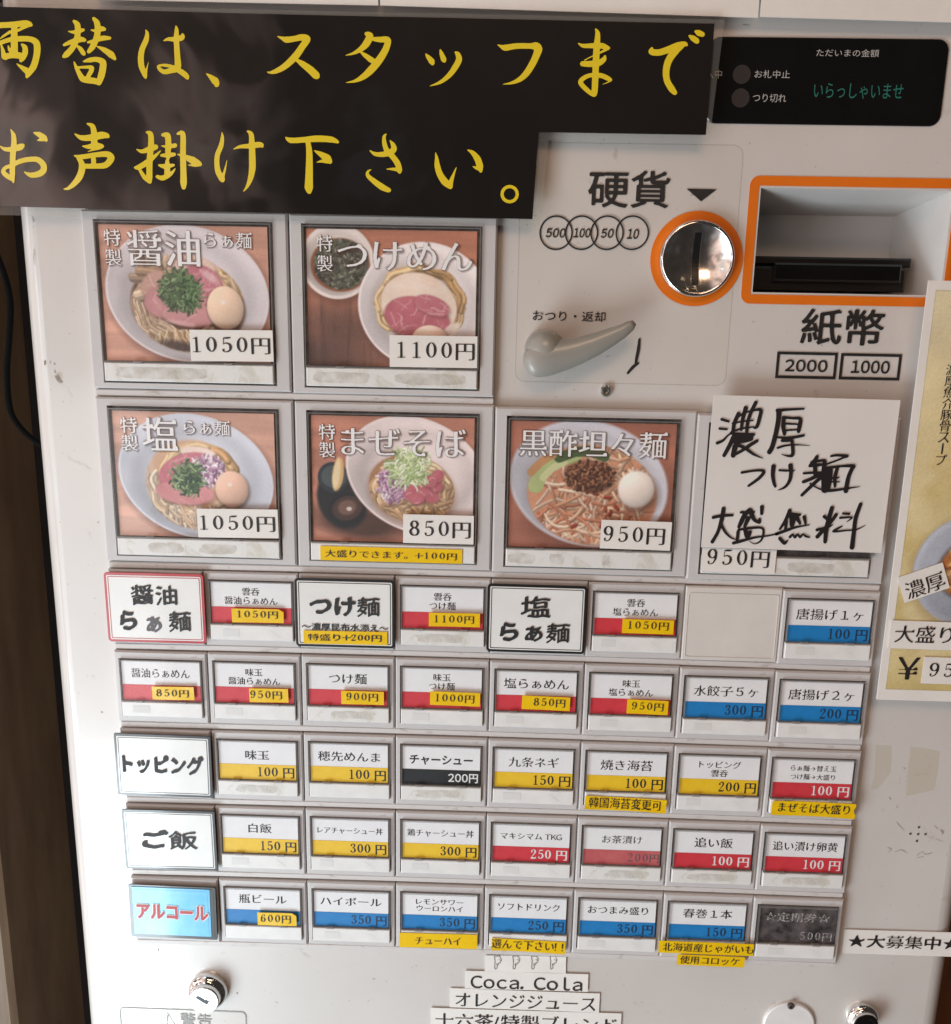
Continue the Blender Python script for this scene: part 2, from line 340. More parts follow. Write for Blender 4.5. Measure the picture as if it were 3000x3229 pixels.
DIG = {
 '0': [('c', [(.25 + .165 * math.cos(a), .5 + .445 * math.sin(a), .03 + .085 * abs(math.cos(a)) ** 1.4) for a in [k * math.pi / 12 for k in range(24)]])],
 '1': [('l', [(.27, .03, .095), (.27, .5, .09), (.27, .92, .09)]), ('l', [(.27, .94, .05), (.2, .9, .04), (.12, .87, .025)]), ('l', [(.11, .025, .035), (.43, .025, .035)])],
 '2': [('l', [(.11, .74, .1), (.12, .88, .045), (.24, .965, .04), (.36, .9, .085), (.385, .74, .1), (.32, .55, .06), (.2, .33, .04), (.09, .08, .035)]), ('l', [(.09, .05, .1), (.3, .05, .11), (.42, .06, .05), (.45, .22, .02)])],
 '3': [('l', [(.11, .80, .1), (.15, .93, .04), (.25, .965, .04), (.36, .88, .085), (.37, .74, .095), (.3, .58, .04), (.2, .54, .03), (.33, .48, .05), (.4, .33, .105), (.39, .17, .105), (.27, .035, .04), (.15, .05, .04), (.1, .17, .1)])],
 '5': [('l', [(.13, .93, .04), (.28, .93, .09), (.41, .95, .05)]), ('l', [(.13, .93, .03), (.11, .53, .03)]), ('l', [(.11, .53, .03), (.24, .6, .05), (.38, .5, .09), (.41, .31, .115), (.36, .12, .08), (.22, .03, .04), (.12, .07, .05), (.1, .17, .09)])],
 '8': [('c', [(.25 + .135 * math.cos(a), .745 + .215 * math.sin(a), .035 + .07 * abs(math.cos(a))) for a in [k * math.pi / 8 for k in range(16)]]), ('c', [(.25 + .17 * math.cos(a), .27 + .24 * math.sin(a), .035 + .08 * abs(math.cos(a))) for a in [k * math.pi / 8 for k in range(16)]])],
 '9': [('c', [(.25 + .155 * math.cos(a), .69 + .27 * math.sin(a), .03 + .08 * abs(math.cos(a))) for a in [k * math.pi / 8 for k in range(16)]]), ('l', [(.405, .68, .1), (.4, .42, .1), (.32, .13, .06), (.2, .03, .035), (.12, .07, .05), (.11, .17, .085)])],
}
DIG['6'] = [(k, [(.5 - x, 1 - y, w) for x, y, w in s]) for k, s in DIG['9']]
GL = {}; RAW = {}
def prefetch(chars):
    objs = {}
    for ch in chars:
        c = bpy.data.curves.new('glyph', 'FONT'); c.body = ch; c.size = 1; c.resolution_u = 4
        o = bpy.data.objects.new('glyph', c); COL.objects.link(o); objs[ch] = o
    dg = bpy.context.evaluated_depsgraph_get(); dg.update()
    for ch, o in objs.items():
        F = np.zeros((int(S_ * 1.5), int(S_ * 1.5)), bool)
        try:
            me = o.evaluated_get(dg).to_mesh(); me.calc_loop_triangles()
            v = np.array([(p.co.x, p.co.y) for p in me.vertices]); adv = v[:, 0].max() if len(v) else .3
            for tr in me.loop_triangles:
                a, b, c = (v[i] * S_ + S_ * .25 for i in tr.vertices)
                x0 = int(max(min(a[0], b[0], c[0]), 0)); x1 = int(max(a[0], b[0], c[0])) + 2; y0 = int(max(min(a[1], b[1], c[1]), 0)); y1 = int(max(a[1], b[1], c[1])) + 2
                yy, xx = np.mgrid[y0:y1, x0:x1]; s = lambda p, q: (xx - p[0]) * (q[1] - p[1]) - (yy - p[1]) * (q[0] - p[0])
                d1, d2, d3 = s(a, b), s(b, c), s(c, a); ins = ((d1 >= -1e-6) & (d2 >= -1e-6) & (d3 >= -1e-6)) | ((d1 <= 1e-6) & (d2 <= 1e-6) & (d3 <= 1e-6))
                sub = F[y0:y1, x0:x1]; F[y0:y1, x0:x1] = sub | ins[:sub.shape[0], :sub.shape[1]]
            o.evaluated_get(dg).to_mesh_clear()
        except RuntimeError: pass
        RAW[ch] = F
        c = o.data; bpy.data.objects.remove(o); bpy.data.curves.remove(c)
def is_full(ch): return ord(ch) > 0x2000
def glyph(ch, style, G):
    k = (ch, style, G)
    if k in GL: return GL[k]
    adv = 1.0 if is_full(ch) else .5
    if style in ('min', 'minb') and ch in DIG:
        s = S_ * .80; Fv = np.zeros((int(S_ * 1.5), int(S_ * 1.5)))
        for kind, pts in DIG[ch]:
            stamp(Fv, [(S_ * .25 + x * S_, S_ * .25 + (y * .80 + .02) * S_, w * S_ * (1.25 if style == 'minb' else 1.0)) for x, y, w in pts], kind == 'c')
        F = Fv
    else:
        a = RAW[ch]
        if style == 'min' or style == 'minb':
            dens = a.mean() * (a.shape[0] / S_) ** 2; b = ero(a, 0, 1) if style == 'minb' or dens > .27 else ero(a, 0, 2)
            if is_full(ch):
                # small wedge at the right end of each level stroke
                endp = b & ~np.roll(b, -1, 1); add_ = np.zeros_like(b)
                for y, x in zip(*np.where(endp)):
                    if x < 26 or b[y, x - 24:x].mean() < 1: continue
                    col = b[:, x - 1]; y0 = y
                    while col[y0 - 1]: y0 -= 1
                    y1 = y
                    while col[y1 + 1]: y1 += 1
                    if y1 - y0 > 9 or y != y1: continue
                    for q in range(9): add_[y + q, x - 14 + q:x + 1 - q // 3] = True
                b |= add_
            b = dil(b, (1 if dens > .30 else 2) if style == 'min' else (3 if dens < .28 else 1), 0)
            if style == 'minb' and dens < .28: b = dil(b, 0, 1)
        elif style == 'bold': b = disc(a, 3 if a.mean() * (a.shape[0] / S_) ** 2 < .28 else 2)
        elif style == 'med': b = disc(a, 1)
        elif style == 'brush':
            dens = a.mean() * (a.shape[0] / S_) ** 2; b = disc(a, 5 if dens < .18 else 3 if dens < .27 else 1); b2 = np.zeros_like(b); H = b.shape[0]
            for x in range(b.shape[1]):
                sh = int(round((x - H / 2) * .06 + 2.5 * math.sin(x * .11))); b2[:, x] = np.roll(b[:, x], sh)
            b = b2 | np.roll(np.roll(b2, 2, 0), 2, 1)
        elif style == 'fat': b = disc(a, 7)
        elif style == 'redbold': b = disc(a, 5)
        elif style == 'xfat': b = disc(a, 11)
        else: b = a
        if not is_full(ch):
            xs = np.where(a.any(0))[0]; adv = ((xs.max() - S_ * .25) / S_ + .07) if len(xs) else .3
        F = b.astype(float)
    step = S_ / G; F = blur(F, max(step * .42, .8))
    idx = np.arange(0, F.shape[0] - 1, step); i0 = idx.astype(int); F = F[np.ix_(i0, i0)]
    V, f = contour(F, .5); V = V * step / S_ - .25 if len(V) else V
    GL[k] = (V, f, adv); return GL[k]
def text_geo(s, style='min', G=40, vertical=False, gap=0.0, slant=0):
    x = 0; VV = []; FF = []; n = 0
    for ch in s:
        if ch == ' ': x += .28; continue
        wide = False
        if ch.isascii() and (ch.isalnum() or ch in '.+!') and not (style in ('min', 'minb') and ch in DIG): ch = chr(ord(ch) + 0xFEE0); wide = True
        V, f, adv = glyph(ch, style, G); V = V.copy()
        if style in ('min', 'minb') and ch in DIG:
            adv = .70 if style == 'min' else .58; V[:, 0] = V[:, 0] * (1.08 if style == 'min' else 1) + (.08 if style == 'min' else .03)
        if wide: adv = .66; V[:, 0] -= .17
        if len(V):
            q = V
            if vertical: q[:, 1] -= x
            else: q[:, 0] += x
            VV.append(q); FF += [tuple(i + n for i in p) for p in f]; n += len(V)
        x += (1.0 if vertical else adv) + gap
    V = np.vstack(VV)
    if slant: V[:, 0] += slant * V[:, 1]
    return V, FF
def place_text(s, cx, cz, w, h, Y, style='min', G=40, rot=0, em=None, vertical=False, gap=0, slant=0):
    V, F = text_geo(s, style, G, vertical, gap, slant)
    lo, hi = V.min(0), V.max(0); c = (lo + hi) / 2
    sx = w / (hi[0] - lo[0]); sy = (h / (hi[1] - lo[1])) if em is None else em
    if em is not None: c[1] = .37
    x = (V[:, 0] - c[0]) * sx; z = (V[:, 1] - c[1]) * sy; ca, sa = math.cos(rot), math.sin(rot)
    return [(cx + a * ca - b * sa, Y, cz + a * sa + b * ca) for a, b in zip(x, z)], F
def letter(parent, s, cx, cz, w, h, Y, m, style='min', G=40, rot=0, em=None, vertical=False, gap=0, slant=0, name='lettering', label=None):
    v, f = place_text(s, cx, cz, w, h, Y, style, G, rot, em, vertical, gap, slant)
    o = Vector(parent.matrix_world.translation) if False else WORLD(parent); c = Vector((cx, Y, cz))
    ob = obj(name, mesh(name, [(a - cx, b - Y, d - cz) for a, b, d in v], f, m), parent, c - o)
    if label: ob['label'] = label
    return ob
def WORLD(o):
    v = Vector((0, 0, 0))
    while o is not None: v += o.location; o = o.parent
    return v
def lt(parent, s, reg, b, Y, m, style='min', G=40, **k):
    c = box_of(reg, b, Y); return letter(parent, s, c[0], c[1], c[2], c[3], Y, m, style, G, **k)
def strokes(parent, name, reg_o, scale, chars, Y, m, res=2.0, thick=1.0):
    """hand-drawn characters: stroke points surveyed in an enlarged view (origin reg_o, scale px per photo px)"""
    obs = []
    for st in chars:
        allp = np.array([p for s in st for p in s]); x0, y0 = allp[:, 0].min() - 90, allp[:, 1].min() - 90; x1, y1 = allp[:, 0].max() + 90, allp[:, 1].max() + 90
        q = scale * res; F = np.zeros((int((y1 - y0) / q) + 2, int((x1 - x0) / q) + 2))
        for s in st: stamp(F, [((x - x0) / q, (y - y0) / q, w * thick / q) for x, y, w in s], len(s) > 3 and s[0][:2] == s[-1][:2])
        V, f = contour(blur(F, .55)); pts = [PX(reg_o[0] + (x0 + a * q) / scale, reg_o[1] + (y0 + b * q) / scale, Y) for a, b in V]
        c = np.mean(pts, 0); o = WORLD(parent); f = [p[::-1] for p in f]
        obs.append(obj(name, mesh(name, [(a - c[0], 0, b - c[1]) for a, b in pts], f, m), parent, Vector((c[0], Y, c[1])) - o))
    return obs
prefetch(sorted(set('０１２３４５６７８９ＣｏｃａｌＴＫＧ．＋！→一特製醤油らぁ麺つけめん塩まぜそば黒酢坦々0123456789円大盛りできます。+＋トッピングご飯アルコール～濃厚昆布水添え警告★募集中CocalTKG.オレンジジュース十六茶/ブレンド選んで下さい!北海道産じゃがいも使用コロッケチューハイ韓国苔変更可硬貨紙幣おつり・返却ただいまの金額お札中止切れ投入いらっしゃいませ魚介豚骨スープ￥無料雲呑唐揚げ１２５ヶ味玉水餃子穂先めんまチャーシュー九条ネギ焼き海苔らぁ→替え白飯レア丼鶏マキシマムお茶漬追い卵黄瓶ビハイボレモンサワーウロソフドリクおつまみ盛春巻本☆定期券☆')))
# ------------------------------------------------------------------ printed food photographs (flat print, one colour per point of a fine grid)
def lin(c): return np.where(np.array(c) / 255. <= .04045, np.array(c) / 255. / 12.92, ((np.array(c) / 255. + .055) / 1.055) ** 2.4)
class Paint:
    def __init__(s, x0, y0, x1, y1, n=230):
        s.b = (x0, y0, x1, y1); s.w = n; s.h = int(n * (y1 - y0) / (x1 - x0)); s.k = n / (x1 - x0)
        s.X, s.Y = np.meshgrid(np.linspace(x0, x1, s.w), np.linspace(y0, y1, s.h)); s.C = np.zeros((s.h, s.w, 3)); s.clipm = None
    def noise(s, sc, seed=0, ax=1, ay=1):
        r = np.random.default_rng(seed); o = np.zeros_like(s.X); a = 1
        for k in range(3):
            g = r.random((64, 64)); u = (s.X - s.b[0]) / sc * ax * 2 ** k; v = (s.Y - s.b[1]) / sc * ay * 2 ** k
            i, j = u.astype(int), v.astype(int); fu, fv = u - i, v - j; fu = fu * fu * (3 - 2 * fu); fv = fv * fv * (3 - 2 * fv)
            q = lambda a_, b_: g[b_ % 64, a_ % 64]
            o += a * ((q(i, j) * (1 - fu) + q(i + 1, j) * fu) * (1 - fv) + (q(i, j + 1) * (1 - fu) + q(i + 1, j + 1) * fu) * fv); a *= .5
        return o / 1.75
    def put(s, m, col):
        if s.clipm is not None: m = m * s.clipm
        m = np.clip(m, 0, 1)[..., None]; s.C = s.C * (1 - m) + np.asarray(col, float) * m
    def ell(s, cx, cy, rx, ry, rot=0, soft=6):
        a = math.radians(rot); x = (s.X - cx) * math.cos(a) + (s.Y - cy) * math.sin(a); y = -(s.X - cx) * math.sin(a) + (s.Y - cy) * math.cos(a)
        d = (np.sqrt((x / rx) ** 2 + (y / ry) ** 2) - 1) * min(rx, ry); return np.clip(.5 - d / soft, 0, 1)
    def wood(s, c, dark=(.72, .66, .62), seed=3):
        n = s.noise(160, seed, .25, 3); s.C[:] = np.array(c) * (.86 + .28 * n[..., None])
    def strand(s, pts, w, col, edge=.75):
        P = np.array(pts, float); T = np.linspace(0, len(P) - 1.001, int(3 + np.abs(np.diff(P, axis=0)).sum() * s.k / 1.0)); i = T.astype(int); f = (T - i)[:, None]; Q = P[i] * (1 - f) + P[np.minimum(i + 1, len(P) - 1)] * f
        m = np.zeros((s.h, s.w)); r = max(w / 2 * s.k, .5)
        bx = [1e9, -1, 1e9, -1]
        for x, y in Q:
            u = (x - s.b[0]) * s.k; v = (y - s.b[1]) * s.k; x0, x1, y0, y1 = int(u - r - 1), int(u + r + 3), int(v - r - 1), int(v + r + 3)
            x0, y0 = max(x0, 0), max(y0, 0); x1, y1 = min(x1, s.w), min(y1, s.h)
            if x1 <= x0 or y1 <= y0: continue
            yy, xx = np.mgrid[y0:y1, x0:x1]; m[y0:y1, x0:x1] = np.maximum(m[y0:y1, x0:x1], np.clip(r + .5 - np.hypot(xx - u, yy - v), 0, 1))
            bx = [min(bx[0], x0), max(bx[1], x1), min(bx[2], y0), max(bx[3], y1)]
        if bx[1] < 0: return
        sl = (slice(bx[2], bx[3]), slice(bx[0], bx[1])); mm = m[sl]
        if s.clipm is not None: mm = mm * s.clipm[sl]
        s.C[sl] = s.C[sl] * (1 - mm[..., None]) + np.array(col, float) * mm[..., None]
    def tangle(s, cx, cy, rx, ry, n, ln, w, cols, seed, curl=1.2, ang=None, inner=0, sh_=.74):
        r = random.Random(seed)
        for _ in range(n):
            a = r.uniform(0, 6.283); q = math.sqrt(r.uniform(inner * inner, 1)); x = cx + rx * q * math.cos(a); y = cy + ry * q * math.sin(a)
            d = r.uniform(0, 6.283) if ang is None else ang + r.gauss(0, .35)
            if ang == 'tan': d = a + 1.57 + r.gauss(0, .3)
            pts = [(x, y)]; c = r.uniform(-curl, curl) / 5
            for k in range(5): x += math.cos(d) * ln / 5; y += math.sin(d) * ln / 5; d += c; pts.append((x, y))
            col = np.array(r.choice(cols), float) * r.uniform(.82, 1.08)
            s.strand([(a_ + w * .22, b_ + w * .3) for a_, b_ in pts], w * 1.1, col * sh_); s.strand(pts, w * .85, col); s.strand([(a_ - w * .12, b_ - w * .15) for a_, b_ in pts], w * .3, np.minimum(col * 1.16 + 6, 255))
    def tan(s, cx, cy, rx, ry, n, ln, w, cols, seed, inner=.7, a0=0, a1=360, wob=.05):
        """noodles folded round the edge of the heap"""
        r = random.Random(seed)
        for _ in range(n):
            a = math.radians(r.uniform(a0, a1)); q = r.uniform(inner, 1); sp = ln / max(rx, ry); pts = []
            for k in range(7): t = a + sp * (k / 6 - .5); qq = q + wob * math.sin(k * 1.1 + a * 9); pts.append((cx + rx * qq * math.cos(t), cy + ry * qq * math.sin(t)))
            col = np.array(r.choice(cols), float) * r.uniform(.85, 1.08)
            s.strand([(a_ + w * .18, b_ + w * .3) for a_, b_ in pts], w * 1.1, col * .72); s.strand(pts, w * .85, col); s.strand([(a_ - w * .12, b_ - w * .15) for a_, b_ in pts], w * .3, np.minimum(col * 1.14 + 6, 255))
    def egg(s, cx, cy, rx, ry, col, rot=0):
        s.put(s.ell(cx + 6, cy + 12, rx * 1.06, ry * 1.06, rot, 22) * .6, (80, 50, 38)); m = s.ell(cx, cy, rx, ry, rot, 5); x = (s.X - cx) / rx; y = (s.Y - cy) / ry
        sh = np.clip(1.06 - .22 * np.clip(x * .55 + y * .75, -1, 1) - .13 * (x * x + y * y) ** 2, .5, 1.15)[..., None]; s.put(m, np.clip(np.array(col, float) * sh, 0, 255)); s.put(s.ell(cx - .1 * rx, cy - .25 * ry, rx * .13, ry * .09, 0, 12) * .8, (250, 240, 230))
    def meat(s, cx, cy, rx, ry, rot, c1, c2, seed, soft=8, veins=10):
        m = s.ell(cx, cy, rx, ry, rot, soft); s.put(s.ell(cx + 4, cy + 8, rx * 1.03, ry * 1.05, rot, 16) * .35, (90, 40, 35)); n = s.noise(55, seed)[..., None]; s.put(m, np.array(c1) * (1 - n) + np.array(c2) * n)
        r = random.Random(seed); old = s.clipm; s.clipm = m
        for _ in range(veins):
            x = cx + r.uniform(-.8, .8) * rx; y = cy + r.uniform(-.8, .8) * ry; d = r.uniform(0, 6.28); pts = [(x, y)]
            for k in range(4): x += math.cos(d) * 22; y += math.sin(d) * 22; d += r.gauss(0, .5); pts.append((x, y))
            s.strand(pts, r.uniform(3, 9), np.array(c2) * .4 + np.array([240, 200, 195]) * .6)
        s.clipm = old
    def bowl(s, cx, cy, rx, ry, rot=0, c=(206, 196, 198), rim=14):
        s.put(s.ell(cx + 14, cy + 26, rx * 1.02, ry * 1.02, rot, 50) * .5, (90, 50, 38))
        x = (s.X - cx) / rx; y = (s.Y - cy) / ry; sh = (1.0 + .08 * x - .10 * y - .10 * np.exp(-((x * x + y * y) - .55) ** 2 / .03))[..., None]
        s.put(s.ell(cx, cy, rx, ry, rot, 5), np.clip(np.array(c) * 1.08, 0, 255)); s.put(s.ell(cx, cy + 2, rx - rim, ry - rim, rot, 7), np.clip(np.array(c) * sh, 0, 255))
    def build(s, name, parent, cx, cz, w, h, Y):
        for q in range(3): s.C[..., q] = blur(s.C[..., q], .55)
        lum = 1 + .07 * (s.noise((s.b[2] - s.b[0]) / 5, 77) - .5)[..., None] * 2; g = np.random.default_rng(5).normal(0, 3.5, s.C.shape[:2])[..., None]; C = np.clip(s.C * lum + g, 0, 255)
        gr = C.mean(2, keepdims=True); C = np.clip(gr + (C - gr) * .86 + 2, 0, 255)
        Lc = lin(C); H, Wd = s.h, s.w; xs = np.linspace(-w / 2, w / 2, Wd); zs = np.linspace(h / 2, -h / 2, H)
        co = np.zeros((H, Wd, 3), np.float32); co[..., 0] = xs[None, :]; co[..., 2] = zs[:, None]
        i = np.arange(H * Wd).reshape(H, Wd); q = np.stack([i[1:, :-1], i[1:, 1:], i[:-1, 1:], i[:-1, :-1]], -1).reshape(-1, 4)
        me = bpy.data.meshes.new(name); me.vertices.add(H * Wd); me.vertices.foreach_set('co', co.ravel()); me.loops.add(q.size); me.loops.foreach_set('vertex_index', q.ravel().astype(np.int32))
        me.polygons.add(len(q)); me.polygons.foreach_set('loop_start', np.arange(0, q.size, 4, dtype=np.int32)); me.update(calc_edges=True)
        at = me.color_attributes.new('Print', 'FLOAT_COLOR', 'POINT'); rgba = np.ones((H * Wd, 4), np.float32); rgba[:, :3] = Lc.reshape(-1, 3); at.data.foreach_set('color', rgba.ravel())
        me.materials.append(M['foodprint']); return obj(name, me, parent, Vector((cx, Y, cz)) - WORLD(parent))
TAN = [(205, 165, 115), (222, 186, 138), (188, 146, 98), (232, 200, 158)]
def pic_shoyu():
    p = Paint(565, 95, 1582, 892); p.wood((205, 146, 122)); p.bowl(1082, 492, 500, 400, 8)
    p.put(p.ell(1080, 560, 348, 270, 8, 16), (98, 66, 48)); cm = p.ell(1080, 552, 352, 280, 8, 8); p.clipm = cm
    p.tan(1080, 560, 340, 262, 300, 190, 10, [(200, 168, 134), (172, 138, 106), (216, 186, 154), (150, 116, 86)], 1, .55, 60, 215, .02)
    p.tangle(1080, 745, 240, 55, 200, 105, 10, [(196, 160, 118), (150, 112, 78), (214, 182, 142)], 2, .5, 1.45); p.put(p.ell(1010, 800, 130, 34, 8, 30) * .8, (58, 40, 38))
    p.tangle(1330, 350, 130, 90, 55, 150, 34, [(205, 160, 112), (222, 184, 140)], 3, .7, .75); p.clipm = None
    p.tangle(815, 425, 85, 80, 14, 150, 44, [(190, 156, 124), (210, 180, 148), (166, 130, 98)], 4, .3, -.55)
    p.meat(1120, 320, 150, 60, 12, (228, 200, 182), (214, 176, 156), 5, 12, 3); p.meat(880, 430, 90, 60, -40, (206, 160, 146), (184, 130, 112), 55, 14, 4)
    p.meat(1185, 410, 125, 82, 28, (206, 128, 136), (176, 92, 104), 6, 10, 14); p.put(p.ell(1225, 385, 60, 22, 35, 18) * .6, (236, 206, 204)); p.meat(1010, 530, 195, 108, -6, (204, 140, 140), (188, 118, 120), 7, 10, 4); p.meat(1090, 610, 170, 72, 4, (210, 148, 146), (196, 128, 128), 8, 10, 2)
    p.put(p.ell(1000, 655, 110, 12, 6, 12) * .4, (236, 196, 190))
    p.put(p.ell(1042, 475, 125, 112, 0, 26) * .7, (48, 62, 40)); p.tangle(1040, 468, 104, 94, 330, 62, 7, [(66, 98, 52), (94, 128, 74), (44, 72, 40), (120, 150, 96)], 8, 2.4, sh_=.55)
    p.egg(1312, 566, 112, 128, (228, 192, 162), -8); return p
def pic_tsuke():
    p = Paint(130, 120, 1142, 936); p.wood((196, 122, 92)); n = p.noise(300, 9); p.put(np.clip((p.Y - 430) / 260, 0, 1) * np.clip(1.25 - (p.X - 130) / 620, 0, 1) * (.6 + .6 * n), (96, 66, 56)); g2 = p.noise(60, 19, 3, .25); p.put(np.clip((g2 - .5) * 2.4, 0, 1) * np.clip((p.Y - 430) / 200, 0, 1) * .5, (66, 46, 40))
    p.bowl(312, 310, 222, 222, 0, (222, 208, 200), 22); p.put(p.ell(330, 330, 178, 158, 0, 10), (150, 84, 50)); p.put(p.ell(336, 326, 164, 148, 0, 12), (92, 86, 76)); p.clipm = p.ell(334, 326, 164, 148, 0, 8)
    p.tangle(334, 326, 160, 150, 330, 16, 8, [(62, 60, 52), (118, 120, 96), (142, 138, 120), (84, 92, 66), (60, 48, 42)], 11, .6); p.clipm = None
    p.bowl(835, 565, 402, 378, 12, (228, 216, 214)); p.put(p.ell(800, 560, 285, 250, 15, 34) * .5, (190, 170, 160))
    p.tan(800, 550, 268, 228, 90, 180, 20, [(214, 168, 112), (230, 192, 140), (196, 150, 96)], 12, .8, 150, 400, .03)
    p.meat(800, 560, 232, 190, 18, (240, 222, 206), (232, 200, 172), 13, veins=3); p.meat(790, 640, 200, 128, 14, (206, 118, 126), (182, 84, 98), 14, veins=16); p.meat(880, 560, 110, 56, 20, (206, 120, 128), (190, 94, 108), 15); p.put(p.ell(1000, 700, 60, 30, -35, 14) * .8, (244, 226, 212))
    p.egg(866, 762, 108, 84, (232, 196, 176)); return p
def pic_shio():
    p = Paint(640, 165, 1622, 908); p.wood((212, 156, 132)); p.bowl(1132, 545, 480, 366, 12, (196, 198, 208)); p.put(p.ell(1120, 590, 296, 262, 10, 20), (214, 168, 132)); p.clipm = p.ell(1120, 590, 296, 268, 10, 10)
    p.tan(1120, 590, 286, 246, 130, 200, 18, [(226, 196, 164), (210, 176, 142), (238, 212, 186)], 21, .6, 20, 190, .04); p.tangle(1090, 750, 190, 60, 55, 110, 15, [(230, 204, 176), (200, 164, 132)], 22, .6, 1.3); p.clipm = None
    p.tan(1150, 540, 236, 190, 46, 170, 36, [(222, 180, 124), (236, 200, 150), (196, 148, 96)], 23, .86, 185, 330, .02); p.meat(1150, 400, 110, 34, 5, (244, 222, 208), (236, 206, 190), 24, veins=2)
    p.meat(1090, 520, 190, 115, -14, (212, 128, 138), (196, 100, 114), 25); p.meat(1060, 640, 180, 70, 4, (222, 148, 148), (208, 128, 130), 26, veins=4)
    p.tangle(1210, 500, 100, 78, 230, 26, 11, [(196, 150, 178), (228, 196, 210), (150, 96, 136), (238, 222, 228)], 27, 1.4); p.put(p.ell(1080, 555, 88, 90, 0, 20) * .6, (60, 78, 54)); p.tangle(1082, 552, 76, 82, 200, 54, 8, [(74, 104, 66), (112, 146, 92), (54, 78, 56), (150, 172, 120)], 28, 2.4)
    p.egg(1350, 612, 102, 108, (226, 178, 152)); return p
def pic_maze():
    p = Paint(150, 207, 1108, 942); p.wood((196, 126, 100)); p.put(p.ell(420, 830, 260, 90, 8, 60) * .8, (52, 32, 26)); p.put(p.ell(330, 690, 150, 180, -20, 20), (34, 32, 34)); p.put(p.ell(275, 565, 92, 90, 0, 6), (46, 50, 54)); p.put(p.ell(280, 560, 76, 66, 0, 6), (74, 82, 84))
    p.put(p.ell(352, 752, 112, 96, -18, 5), (28, 26, 28)); p.put(p.ell(356, 745, 92, 72, -18, 6), (70, 48, 42)); p.put(p.ell(356, 740, 56, 44, -18, 16), (120, 84, 70)); p.put(p.ell(368, 748, 16, 12, 0, 5), (215, 200, 190))
    p.put(p.ell(304, 545, 34, 98, 8, 6), (226, 178, 112)); p.put(p.ell(296, 545, 20, 90, 8, 8), (240, 212, 160))
    p.bowl(770, 545, 432, 330, 22, (224, 206, 202)); p.put(p.ell(742, 640, 270, 210, 14, 30) * .55, (166, 124, 100)); p.clipm = p.ell(740, 622, 258, 196, 14, 8); p.put(p.clipm, (170, 122, 84))
    p.tan(742, 625, 250, 185, 150, 240, 19, [(208, 168, 124), (190, 146, 102), (226, 190, 148)], 31, .5, 0, 360, .05); p.tangle(740, 720, 190, 70, 60, 130, 18, [(214, 172, 128), (190, 146, 104)], 32, 1.6, .2); p.clipm = None
    p.tangle(632, 590, 92, 100, 260, 28, 10, [(200, 150, 184), (232, 206, 220), (160, 104, 142), (214, 176, 190)], 33, 1.6); r = random.Random(3)
    for k in range(15):
        x = 830 + r.uniform(-95, 85); y = 600 + r.uniform(-70, 80); p.meat(x, y, 44, 34, r.uniform(-50, 50), (206, 112, 122), (180, 84, 94), 40 + k, 4, 1)
    p.tangle(722, 500, 100, 88, 260, 66, 8, [(206, 220, 164), (230, 236, 200), (160, 184, 112), (190, 206, 144)], 34, 3.2); return p
def pic_tantan():
    p = Paint(995, 822, 1316, 1074); k = p; p.wood((182, 110, 86)); p.bowl(1150, 944, 158, 124, 14, (196, 194, 202), 5); p.put(p.ell(1158, 966, 128, 100, 8, 6), (204, 128, 92)); p.clipm = p.ell(1158, 966, 127, 99, 8, 4)
    n = p.noise(26, 7); p.put(n * 1.1 - .2, (226, 160, 120)); p.tangle(1150, 995, 110, 62, 120, 66, 5, [(226, 180, 146), (206, 146, 108), (236, 200, 170), (196, 120, 84)], 51, 2.2); p.tangle(1170, 960, 110, 80, 16, 8, 6, [(178, 76, 46), (166, 60, 38)], 52, .4); p.tangle(1225, 900, 66, 35, 46, 52, 6, [(226, 180, 146), (206, 150, 112)], 53, 1); p.clipm = None
    p.strand([(1046, 948), (1052, 930), (1068, 910), (1092, 895), (1120, 886)], 30, (176, 190, 120)); p.strand([(1060, 932), (1076, 914), (1100, 900)], 14, (206, 208, 148)); p.strand([(1090, 892), (1120, 880), (1150, 878), (1178, 888)], 20, (72, 96, 54)); p.strand([(1036, 922), (1056, 900), (1078, 886)], 16, (196, 140, 88))
    p.put(p.ell(1152, 930, 50, 32, 5, 10) * .9, (92, 52, 36)); p.tangle(1150, 926, 44, 26, 320, 8, 4, [(120, 68, 44), (150, 92, 60), (84, 46, 32), (172, 112, 76)], 54, 1.2, sh_=.5)
    p.egg(1244, 952, 36, 37, (234, 218, 204)); return p

